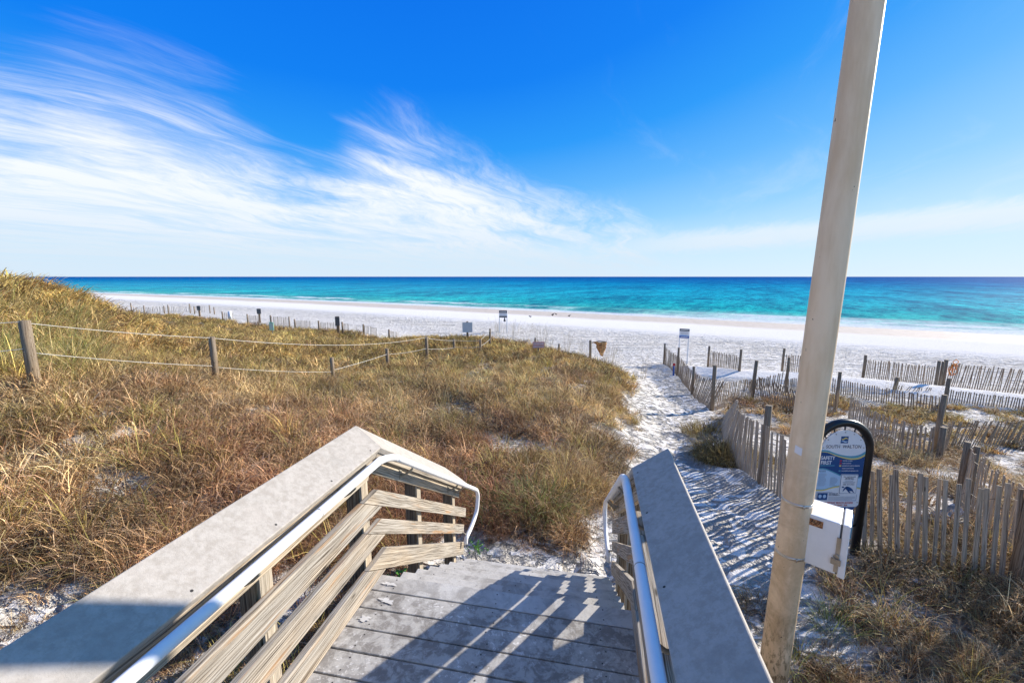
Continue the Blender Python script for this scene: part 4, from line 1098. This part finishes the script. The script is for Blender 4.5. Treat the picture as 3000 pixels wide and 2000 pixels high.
snow_fence('slat fence crossing the grassy hollow behind the safety sign to a stump', [(10.3, 12.2), (9.6, 11.0), (8.95, 9.7), (8.8, 8.9), (9.0, 8.4)], .74, [(9.07, 8.33, .78, dict(r=.055, label='short post with a green mossy top')), (9.22, 8.62, 1.45, dict(r=.05, lean=(.05, 0)))], lt=-.02, mat='old_slat_wood')
snow_fence('slat fence leaning strongly to the right beyond the mossy stump', [(9.35, 8.55), (10.4, 9.4), (11.2, 9.6), (12.6, 9.8), (15.5, 10.6)], .66, lt=.42, jit=.06)
snow_fence('slat fence panel on the open beach nearest the path, between two brown posts', [(11.2, 23.11), (11.35, 21.8), (11.44, 20.45)], 1.02, [(11.2, 23.2, 1.28, dict(r=.06)), (11.44, 20.38, 1.36, dict(r=.06))], jit=.03)
snow_fence('slat fence panel on the open beach just left of the pole', [(14.33, 21.4), (14.7, 20.7), (15.2, 19.9)], 1.05, [(14.3, 21.45, 1.34, dict(r=.06))], jit=.03)
snow_fence('slat fence panel on the open beach right of the pole, ending at a double post', [(18.12, 20.8), (18.5, 19.4), (18.68, 17.9)], 1.02, [(18.1, 20.85, 1.24, dict(r=.065)), (18.70, 17.8, 1.30, dict(r=.06)), (18.83, 17.75, 1.28, dict(r=.055))], jit=.03)
snow_fence('little patch of broken slats beside a leaning post below the beach panel', [(15.9, 16.6), (16.5, 16.4), (17.1, 16.4)], .30, [(15.8, 16.65, .62, dict(r=.07, lean=(.15, 0)))], lt=.3, pitch=.12, jit=.2)
snow_fence('slat fence panel on the open beach at the far right, beside the orange netting', [(20.86, 19.39), (21.3, 18.2), (21.9, 16.9), (23.5, 15.4)], 1.08, [(20.82, 19.5, 1.25, dict(r=.08))], lt=.08, jit=.035)
# far left: fences at the toe of the dune
far = [([(-57.4, 59.2), (-55.6, 59.4)], .9, 'fanned slat fence piece farthest left where the knoll ends'),
       ([(-54.5, 59.5), (-50.5, 60.5), (-46, 62)], .9, 'pale slat fence with many posts at the dune foot far left')]
for pts, h, lab in far:
    ps = []
    if 'many' in lab: ps = [(-54.6, 59.5, 1.5), (-51.8, 58.4, 1.2), (-49.9, 59.5, 1.1), (-48.4, 58.4, 1.3), (-46.6, 60.0, 1.4), (-45.2, 59, 1.1), (-44.1, 60.5, 1.2), (-42.4, 59, 1.0)]
    ps = [(a, b, c, dict(r=.07)) for a, b, c in ps]
    snow_fence(lab, pts, h, ps, pitch=.16, wires=1, jit=.08)
pieces = [((-34.9, 50.0), (-33.4, 49.6), .95, 'slat fence piece behind the white tube marker'), ((-29.6, 46.4), (-28.0, 46.0), .95, 'slat fence piece left of the dark square sign'),
          ((-25.6, 44.0), (-23.3, 43.0), 1.0, 'slat fence piece between two posts behind the green sign'), ((-21.6, 41.2), (-19.7, 40.2), .85, 'slat fence piece sunk in grass right of the green sign'),
          ((-16.4, 35.2), (-14.9, 34.6), .9, 'tight slat fence piece left of the tall thick post'), ((-13.9, 34.0), (-13.4, 33.8), .9, 'narrow slat fence piece touching the tall thick post'),
          ((-12.2, 34.1), (-11.0, 33.6), .8, 'slat fence piece left of the small white drift'), ((-9.9, 33.4), (-9.2, 33.1), .7, 'slat fence piece right of the small white drift')]
for (a, b, h, lab) in pieces:
    snow_fence(lab, [a, b], h, [(a[0]-.1, a[1], h*1.15, dict(r=.07))]+([(b[0]+.1, b[1], h*1.1, dict(r=.06))] if 'two posts' in lab else []), pitch=.13, wires=1, lt=.05)

# ------------------------------------------------------------------ rope fence on the dune
rf = thing('rope_fence', 'white rope fence on round wooden posts across the grassy dune', 'rope fence', (-7.1, 6.0, .28))
RP = [(-7.1, 6.0, 1.07, .068, (.01, 0)), (-6.16, 8.4, 1.02, .060, (.01, 0)), (-5.08, 11.46, .72, .058, (0, 0)), (-4.41, 14.4, .66, .06, (0, 0)), (-3.33, 15.95, .92, .06, (0, 0)),
      (-2.45, 17.29, .62, .055, (0, 0)), (-1.35, 17.5, .56, .05, (0, 0)), (-1.04, 19.4, .82, .05, (0, 0)), (1.2, 21.2, .5, .05, (0, 0)), (2.4, 20.9, .5, .05, (0, 0))]
tops = []
for x, y, h, r, ln_ in RP:
    add_post(rf, x, y, h, r=r, lean=ln_); z = gz(x, y); tops.append((x, y, z, h, r, ln_))
def rope(a, b, sag, rad=.0075):
    rad *= .62
    a = Vector(a); b = Vector(b); mb = MB(); P = []
    for k in range(15):
        u = k/14; p = a.lerp(b, u); p.z -= sag*4*u*(1-u); P.append(p)
    mb.tube(P, rad, 6, cap=False); mb.build('rope', 'rope_white', rf)
def tp(i, f): 
    x, y, z, h, r, l = tops[i]; return (x+l[0]*h*f, y-r-.004, z+h*f)
P0 = (-9.6, 4.3, 1.36)
rope(P0, tp(0, .985), .02, .009); rope((-9.6, 4.3, .75), tp(0, .62), -.0, .009)
rope(tp(0, .985), tp(1, .99), .03, .009); rope(tp(0, .58), tp(1, .42), .03, .009)
rope(tp(1, .99), tp(4, .97), .22, .010); rope(tp(1, .40), tp(2, .45), .04, .009)
rope(tp(2, .5), tp(3, .7), .02, .011); rope(tp(3, .7), tp(4, .5), .04, .011)
for i, j in ((4, 5), (5, 6), (6, 7)):
    rope(tp(i, .95), tp(j, .92), .03, .012); rope(tp(i, .48), tp(j, .42), .03, .012)
rope(tp(7, .9), tp(8, .9), .15, .013)
rope(tp(8, .9), tp(9, .9), .05, .013)

# ------------------------------------------------------------------ small signs and posts in the distance
def boxsign(name, label, x, y, zb, h_post, w, hh, mat, pm='round_post_wood', pw=.045, yaw=0.0, posts=1, cat='sign', group=None, ztop=None, thick=.02):
    root = thing(name, label, cat, (x, y, zb), yaw, group)
    c, s = math.cos(yaw), math.sin(yaw); ex = Vector((c, s, 0)); ey = Vector((-s, c, 0)); O = Vector((x, y, zb))
    offs = [0] if posts == 1 else [-w/2+.03, w/2-.03]
    for o_ in offs:
        mb = MB(); mb.board(O+ex*o_+Vector((0, 0, -.3)), O+ex*o_+Vector((0, 0, h_post)), pw*2, pw*1.6, ey); mb.build('post', pm, root)
    zt = h_post if ztop is None else ztop
    mb = MB(); q = [O+ex*a+ey*(-pw-.005)+Vector((0, 0, b)) for a, b in ((-w/2, zt-hh), (w/2, zt-hh), (w/2, zt), (-w/2, zt))]
    mb.prism(q, -ey*thick, ex); pn = mb.build('panel', mat, root)
    return root, pn, O, ex, ey
def face_txt(pn, O, ex, ey, body, size, z, mat, width, x=0.0, dy=.0475+.022):
    letter(body, size, O+ex*x-ey*dy+Vector((0, 0, z)), ex, EZ, pn, mat, bold=size*.02, width=width)
def face_rect(pn, O, ex, ey, x0, z0, x1, z1, mat, dy, name='print_block'):
    mb = MB(); mb.v = [tuple(O+ex*a-ey*dy+Vector((0, 0, b))) for a, b in ((x0, z0), (x1, z0), (x1, z1), (x0, z1))]; mb.face([0, 1, 2, 3], EX); mb.build(name, mat, pn)
# two white beach rule signs on double legs
r_, pn, O, ex, ey = boxsign('beach_sign', 'white beach sign on two white legs, far out on the sand beyond the grassy mound', -.85, 40.2, -3.4, 2.15, .80, .72, 'sign_white', 'paint_white', .045, R(-8), 2)
face_rect(pn, O, ex, ey, -.39, 1.88, .39, 2.14, 'grey_metal', .074); face_rect(pn, O, ex, ey, -.39, 1.45, .39, 1.60, 'grey_metal', .074); face_rect(pn, O, ex, ey, -.34, 1.72, .34, 1.745, 'sign_grey_text', .074); face_rect(pn, O, ex, ey, -.34, 1.66, .34, 1.68, 'sign_grey_text', .074)
face_rect(pn, O, ex, ey, -.3, 1.99, .3, 2.03, 'sign_white', .078)
bg = thing('litter_bag', 'small grey bag hanging between the legs of the far beach sign', 'bag', (-.72, 40.15, -2.45))
mb = MB(); mb.prism([(-.84, 40.12, -2.35), (-.60, 40.12, -2.35), (-.66, 40.12, -1.98), (-.76, 40.12, -1.95)], (0, .12, 0), EZ); mb.build('sack', 'grey_metal', bg, bevel=.03)
mb = MB(); mb.tube([(-.71, 40.18, -1.97), (-.71, 40.19, -1.86)], .012, 6); mb.build('handle', 'wire_dark', bg)
r_, pn, O, ex, ey = boxsign('beach_sign', 'white sign with dark header and blue foot on two legs beside the path fence', 10.45, 24.9, -3.25, 2.12, .56, .58, 'sign_white', 'paint_white', .038, R(-28), 2)
face_rect(pn, O, ex, ey, -.275, 1.97, .275, 2.115, 'grey_metal', .067); face_rect(pn, O, ex, ey, -.275, 1.55, .275, 1.69, 'paint_blue', .067); face_rect(pn, O, ex, ey, -.275, 1.69, .275, 1.75, 'sign_light_blue', .067)
face_rect(pn, O, ex, ey, -.22, 2.03, .22, 2.06, 'sign_white', .070); face_rect(pn, O, ex, ey, -.2, 1.60, .2, 1.63, 'sign_white', .070)
for k in range(4): face_rect(pn, O, ex, ey, -.2, 1.78+.045*k, .2, 1.79+.045*k, 'sign_grey_text', .067, 'fine_print')
# green notice in the meadow
r_, pn, O, ex, ey = boxsign('meadow_sign', 'small mint green notice standing in the olive grass', -17.65, 30.3, -2.1, .78, .42, .60, 'sign_green_teal', 'grey_metal', .02, R(-20))
for k in range(4): face_rect(pn, O, ex, ey, -.17, .30+.1*k, .17, .34+.1*k, 'sign_white', .047, 'fine_print')
boxsign('square_sign', 'square sign seen from its pale metal back on a brown post behind the rope fence', -2.33, 21.5, -1.35, 1.02, .52, .52, 'sign_rear', 'post_wood', .05, R(8), ztop=.98)
boxsign('square_sign', 'dark square sign on a brown post above the far slat fences, behind the green notice', -29.0, 47.5, -3.0, 1.35, .42, .6, 'grey_metal', 'post_wood', .09, R(20))
boxsign('square_sign', 'dark square sign on a post at the foot of the dune, leftmost of its kind', -41.5, 55, -3.2, 1.35, .4, .6, 'grey_metal', 'post_wood', .09, R(15))
boxsign('square_sign', 'dark square sign joined to a tall thick post at the grass edge', -14.1, 33.4, -2.6, 1.4, .34, .75, 'grey_metal', 'post_wood', .11, R(10))
tb = thing('tube_marker', 'short white and blue-grey tube marker in front of a far slat fence', 'marker', (-33.6, 49.3, -3.2))
mb = MB(); mb.tube([(-33.6, 49.3, -3.4), (-33.6, 49.3, -2.1)], .19, 14); mb.build('tube', 'paint_white', tb)
mb = MB(); mb.tube([(-33.6, 49.3, -3.0), (-33.6, 49.3, -2.4)], .196, 14); mb.build('sleeve', 'sign_rear', tb)
# faded red notice at the mound edge
r_, pn, O, ex, ey = boxsign('faded_sign', 'faded pinkish red notice half sunk in the grass of the mound', 1.12, 17.3, -1.35, .62, .50, .27, 'faded_pink', 'grey_metal', .02, R(4))
face_txt(pn, O, ex, ey, 'KEEP OFF DUNES', .07, .53, 'sign_white', .42, dy=.046)
face_rect(pn, O, ex, ey, -.22, .40, .22, .42, 'sign_white', .046, 'fine_print')
# post with rusty sheet
rp = thing('beach_post', 'grey weathered post at the sand edge beside the rust brown sheet', 'post', (4.99, 26.0, -3.2))
mb = MB(); mb.tube([(4.99, 26, -3.5), (4.99, 26, -2.6), (4.97, 26, -2.02)], [.085, .083, .08], 12); mb.build('shaft', 'round_post_wood', rp)
ru = thing('hanging_sheet', 'ragged rust brown sheet drooping from a bar beside the weathered post', 'sheet', (5.5, 26.0, -2.2))
mb = MB(); mb.tube([(5.06, 25.98, -2.16), (5.5, 25.95, -2.06), (5.98, 25.9, -2.10)], .03, 8); mb.build('bar', 'post_wood', ru)
mb = MB(); n, m_ = 9, 12; prof = [(5.12, 5.98), (5.14, 5.99), (5.32, 5.99), (5.36, 5.96), (5.34, 5.99), (5.38, 5.97), (5.42, 5.93), (5.46, 5.90), (5.50, 5.86), (5.56, 5.82), (5.60, 5.80), (5.66, 5.78)]
for j in range(m_):
    x0, x1 = prof[j]
    for i in range(n):
        u = i/(n-1); mb.v.append((x0+(x1-x0)*u, 25.93-.10*math.sin(u*math.pi)-.03*math.sin(j*1.3+u*7), -2.10-.082*j+.02*math.sin(u*9+j)))
for j in range(m_-1):
    for i in range(n-1): a = j*n+i; mb.face([a, a+n, a+n+1, a+1], EZ, smooth=True)
o = mb.build('cloth', 'rust_sheet', ru); sd_ = o.modifiers.new('thick', 'SOLIDIFY'); sd_.thickness = .02
# marker peg by the path
mk = thing('marker_peg', 'blue peg with a red top beside the fence post at the path', 'peg', (8.1, 20.3, -2.9))
mb = MB(); mb.tube([(8.1, 20.3, -3.1), (8.1, 20.3, -2.42)], .045, 12); mb.build('stem', 'paint_blue', mk)
mb = MB(); mb.tube([(8.1, 20.3, -2.42), (8.1, 20.3, -2.32), (8.1, 20.3, -2.29)], [.055, .06, .03], 12); mb.build('cap', 'paint_red', mk)
# orange netting
nt = thing('orange_netting', 'tangled orange plastic netting caught on the far right beach post', 'netting', (21.0, 19.35, -2.3))
mb = MB()
for k in range(7):
    c = Vector((21.05+random.gauss(0, .05), 19.35, -2.35+random.gauss(0, .12))); rr = random.uniform(.08, .2); ph = random.uniform(0, 6)
    mb.tube([c+Vector((rr*math.cos(a+ph), .03*math.sin(3*a), rr*1.3*math.sin(a+ph))) for a in [2*math.pi*q/14 for q in range(15)]], .016, 6, cap=False)
mb.build('tangle', 'net_orange', nt)
# birds on the wet sand
def bird_mesh():
    me = bpy.data.meshes.new('bird')
    V = [(0, 0, .16), (.07, 0, .17), (.11, 0, .215), (.135, 0, .235), (.185, 0, .228), (-.08, 0, .15), (-.16, 0, .135), (.0, .022, .08), (.0, .022, 0), (.0, -.022, .08), (.0, -.022, 0)]
    E_ = [(0, 1), (1, 2), (2, 3), (3, 4), (0, 5), (5, 6), (0, 7), (7, 8), (0, 9), (9, 10)]
    me.from_pydata(V, E_, []); bm = bmesh.new(); bm.from_mesh(me); ly = bm.verts.layers.skin.verify()
    rad = [.052, .045, .026, .027, .006, .04, .014, .009, .007, .009, .007]
    bm.verts.ensure_lookup_table()
    for v, r in zip(bm.verts, rad): v[ly].radius = (r, r); v[ly].use_root = v.index == 0
    bm.to_mesh(me); bm.free(); me.materials.append(MATS['bird_dark']); return me
bme = bird_mesh()
birds = [((1619.5, 920.5), 'left bird of the pair standing nearest the water', 20), ((1628, 920.5), 'right bird of the pair standing nearest the water', 160), ((1618.5, 926), 'bird standing just inland of the pair', 200), ((1668, 927), 'bird standing apart to the right of the others', 10), ((1552, 934), 'bird alone on the sand to the left, tail to the sea', 190)]
BXY = [(6.17, 62.0), (6.60, 62.0), (5.80, 59.3), (8.10, 58.6), (2.46, 56.0)]
for (q, lab, rz), (bx, by) in zip(birds, BXY):
    o = bpy.data.objects.new('shore_bird', bme); COL.objects.link(o); o.location = (bx, by, gz(bx, by)); o.rotation_euler = (0, 0, R(rz)); o.scale = (1.35,)*3
    md = o.modifiers.new('skin', 'SKIN'); sb = o.modifiers.new('sub', 'SUBSURF'); sb.levels = 1; sb.render_levels = 1
    tag(o, 'small dark '+lab, 'bird', 'birds on the wet sand')
# ------------------------------------------------------------------ single plants
def clump(label, x, y, n, h, spread, w, mat, droop=1.2, curl=.9, cat='grass clump', n2=None):
    me = tuft_mesh('grass_clump', n, h, spread, w, droop, curl, mat, dead=.3)
    o = bpy.data.objects.new('grass_clump', me); COL.objects.link(o); o.location = (x, y, gz(x, y)); tag(o, label, cat); return o
clump('big bushy olive clump spilling over the path against the leaning slats', 4.2, 7.75, 2800, .52, 1.0, .0075, 'clump_olive', 1.9, 1.4)
clump('smaller trailing olive clump at the path edge beyond the bushy one', 4.7, 9.7, 900, .42, .9, .009, 'clump_olive', 1.8)
clump('tall tan and rust clump at the mound corner above the foot of the steps', 1.02, 5.75, 900, .70, .62, .0048, 'clump_tan', 1.1)
clump('low brown and olive clump inside the bend of the nearest slat fence', 4.75, 7.0, 700, .38, .9, .006, 'clump_olive', 1.7)
clump('spiky yellow green clump right of the left handrail end', -.35, 5.15, 330, .52, .42, .0055, 'clump_green', 1.3)
clump('tall green gold clump between the spiky tuft and the rust one', .35, 5.25, 700, .66, .55, .0065, 'clump_green', 1.3)
clump('tall olive gold clump in front of the pale sand hollow on the mound', .15, 6.4, 700, .6, .6, .0075, 'clump_olive', 1.4)
clump('spiky green clump behind the drooping left handrail', -.75, 5.7, 260, .5, .35, .0055, 'clump_green', 1.0)
clump('arching green clump on the pale sand at the lower left', -3.25, 3.15, 200, .46, .34, .0045, 'clump_green', 1.8)
clump('short green clump on the sand between the right railing and the pole', 1.75, 3.95, 380, .42, .5, .0052, 'clump_olive', 1.6)
clump('short trailing green clump at the right foot of the pole', 2.35, 2.95, 160, .40, .26, .0042, 'clump_green', 1.7)
clump('yellow green tuft on the sand below the control box', 2.95, 3.35, 200, .40, .3, .0045, 'clump_green', 1.4)
def weed(label, x, y, z, n, s):
    mb = MB()
    for k in range(n):
        c = Vector((x+random.gauss(0, s*.45), y+random.gauss(0, s*.35), z+random.uniform(.02, s*.9))); a = random.uniform(0, 6.28); L = s*random.uniform(.16, .30); tlt = random.uniform(-.4, .6)
        d = Vector((math.cos(a)*math.cos(tlt), math.sin(a)*math.cos(tlt), math.sin(tlt))); sd = d.cross(EZ).normalized(); up = sd.cross(d)
        b = len(mb.v); mb.v += [tuple(c), tuple(c+d*L*.5+sd*L*.28+up*.004), tuple(c+d*L), tuple(c+d*L*.5-sd*L*.28+up*.004), tuple(c+d*L*.5-up*.006)]
        mb.face([b, b+1, b+4]); mb.face([b+1, b+2, b+4]); mb.face([b+2, b+3, b+4]); mb.face([b+3, b, b+4])
    for k in range(6):
        mb.tube([(x+random.gauss(0, s*.3), y+random.gauss(0, s*.2), z-.03), (x+random.gauss(0, s*.3), y+random.gauss(0, s*.2), z+s*.8)], .003, 5)
    o = mb.build('leafy_weed', 'weed_leaf', None, (x, y, z)); tag(o, label, 'weed')
p = D(-1.62, 3.25, 0); weed('bright green leafy weed growing behind the lower left railing posts', p.x, p.y, terrain(p.x, p.y), 150, .34)
p = D(-1.22, 4.22, 0); weed('small bright green weed at the bottom corner of the steps', p.x, p.y, terrain(p.x, p.y), 40, .14)

# ------------------------------------------------------------------ world, sun, camera
w = bpy.data.worlds.new('World'); scene.world = w; w.use_nodes = True; w.node_tree.nodes.clear()
t = NT(w.node_tree)
sky = t.node('ShaderNodeTexSky'); sky.sky_type = 'NISHITA'; sky.sun_disc = False
sky.sun_elevation = SUN_EL; sky.sun_rotation = SUN_AZ; sky.altitude = 0; sky.air_density = 1.0; sky.dust_density = .3; sky.ozone_density = 4
tc = t.node('ShaderNodeTexCoord').outputs['Generated']
sep = t.node('ShaderNodeSeparateXYZ'); t.link(tc, sep.inputs[0]); X, Y, Z = sep.outputs
az = t.math('MULTIPLY', t.math('ARCTAN2', X, Y), 180/math.pi)
el = t.math('MULTIPLY', t.math('ARCSINE', Z), 180/math.pi)
# cloud layer coordinates on a high plane
zz = t.math('ADD', t.math('MAXIMUM', Z, 0.0), .09)
cx = t.math('DIVIDE', X, zz); cy = t.math('DIVIDE', Y, zz)
P = t.node_comb(cx, cy, 0)
warp = t.noise(P, .55, 3, .5); warp2 = t.noise(t.vmath('ADD', P, (7.3, 2.1, 0)), .55, 3, .5)
Pw = t.vmath('ADD', P, t.node_comb(t.math('MULTIPLY', t.math('SUBTRACT', warp, .5), 1.1), t.math('MULTIPLY', t.math('SUBTRACT', warp2, .5), .8), 0))
def rotated(v, ang, sc):
    r_ = t.node('ShaderNodeVectorRotate'); t.link(v, r_.inputs['Vector']); r_.inputs['Angle'].default_value = R(ang); return t.scalevec(r_.outputs[0], sc)
s1 = t.noise(rotated(Pw, -62, (.42, 1.55, 1)), 1.0, 12, .68, .45)     # long fibres
s2 = t.noise(rotated(Pw, -80, (1.1, 4.2, 1)), 1.5, 12, .72, .5)
s3 = t.noise(Pw, .8, 5, .55)
# upper limit of the cloud bank as a function of heading
fc = t.node('ShaderNodeFloatCurve'); t.set(fc.inputs['Value'], t.math('DIVIDE', t.math('ADD', az, 90.0), 180.0))
cv = fc.mapping.curves[0]
pts = [(-90, 16), (-49, 18), (-42, 20.5), (-36, 20), (-30, 17), (-25, 14.5), (-20, 18), (-14, 20.5), (-8, 17.5), (0, 13.5), (8, 10.8), (15, 9.0), (20, 6.5), (35, 5.2), (90, 5.5)]
while len(cv.points) < len(pts): cv.points.new(.5, .5)
for q, (a, b) in zip(cv.points, pts): q.location = ((a+90)/180, b/40); q.handle_type = 'AUTO'
fc.mapping.update()
lim = t.math('MULTIPLY', fc.outputs[0], 40.0)
gap = t.math('SUBTRACT', lim, el)
gapn = t.math('ADD', gap, t.math('MULTIPLY', t.math('SUBTRACT', s1, .5), 17.0))
bank = t.smooth(gapn, -2, 10)
fib = t.smooth(t.math('ADD', t.math('MULTIPLY', s1, .62), t.math('MULTIPLY', s2, .38)), .36, .60)
dens = t.math('MULTIPLY', bank, t.math('ADD', t.smooth(gap, 1, 11, .10, .50), t.math('MULTIPLY', fib, t.smooth(gap, 1, 11, .90, .50))))
dens = t.math('MULTIPLY', dens, t.smooth(s3, .25, .50, .8, 1.0))
leftm = t.smooth(az, 14, 27, 1, 0)
low = t.smooth(el, .5, 5.0, .72, 1.0)
d1 = t.math('MULTIPLY', t.math('MULTIPLY', dens, leftm), low)
# thin band low on the right
band_c = t.math('SUBTRACT', 5.4, t.math('MULTIPLY', t.math('ABSOLUTE', t.math('SUBTRACT', az, 50.0)), .045))
bd = t.math('SUBTRACT', 1.0, t.smooth(t.math('ABSOLUTE', t.math('SUBTRACT', el, t.math('ADD', band_c, t.math('MULTIPLY', t.math('SUBTRACT', s2, .5), 2.2)))), .3, 1.9))
bd = t.math('MULTIPLY', t.math('MULTIPLY', bd, t.smooth(az, 5, 26)), .72)
veil = t.math('MULTIPLY', t.smooth(s1, .50, .75, 0, .13), t.smooth(az, 0, 30))
allc = t.math('MINIMUM', t.math('ADD', t.math('MAXIMUM', d1, bd), veil), .93)
# clear sky: deep azure high in view, paler low down and towards the sun
prox = t.smooth(az, -15, 75)
eff = t.math('DIVIDE', t.math('MULTIPLY', el, t.math('SUBTRACT', 1.0, t.math('MULTIPLY', prox, .62))), 90.0)
grad = t.ramp(eff, [(0, (.62, .78, .92)), (3/90, (.52, .74, .92)), (6/90, (.27, .58, .91)), (10/90, (.11, .43, .90)), (15/90, (.018, .30, .88)), (22/90, (.001, .20, .84)), (32/90, (.000, .155, .78)), (46/90, (.15, .23, .40)), (1, (.29, .32, .38))])  # unseen sky above the view greyed to whiten the ambient light
gs = t.vmath('SCALE', grad); gs.node.inputs['Scale'].default_value = 6.7
skyc = t.mix(.96, sky.outputs[0], gs)
CLOUDW = t.mix(t.smooth(el, 0, 11), (4.3, 5.0, 5.7), (6.1, 6.25, 6.5))
final = t.mix(allc, skyc, CLOUDW)
bg_ = t.node('ShaderNodeBackground'); t.link(final, bg_.inputs[0]); bg_.inputs[1].default_value = .10
ow = t.node('ShaderNodeOutputWorld'); t.link(bg_.outputs[0], ow.inputs[0])

sl_ = bpy.data.lights.new('sun', 'SUN'); sl_.energy = 5.0; sl_.angle = R(.53); sl_.color = (1.0, .92, .81)
so = bpy.data.objects.new('sun', sl_); COL.objects.link(so)
sd_ = Vector((math.sin(SUN_AZ)*math.cos(SUN_EL), math.cos(SUN_AZ)*math.cos(SUN_EL), math.sin(SUN_EL)))
so.rotation_euler = sd_.to_track_quat('Z', 'Y').to_euler(); so.location = (20, 10, 20)
cam = bpy.data.cameras.new('camera'); co = bpy.data.objects.new('camera', cam); COL.objects.link(co)
cam.sensor_width = 36; cam.lens = 1215/3000*36; cam.clip_start = .05; cam.clip_end = 40000
co.location = (0, 0, 1.98); co.rotation_euler = (R(90-8.89), 0, 0)
scene.camera = co
scene.view_settings.view_transform = 'Standard'; scene.view_settings.look = 'None'; scene.view_settings.exposure = .72; scene.view_settings.gamma = 1
scene.render.resolution_x = 1024; scene.render.resolution_y = 682
scene.cycles.max_bounces = 4; scene.cycles.transparent_max_bounces = 8
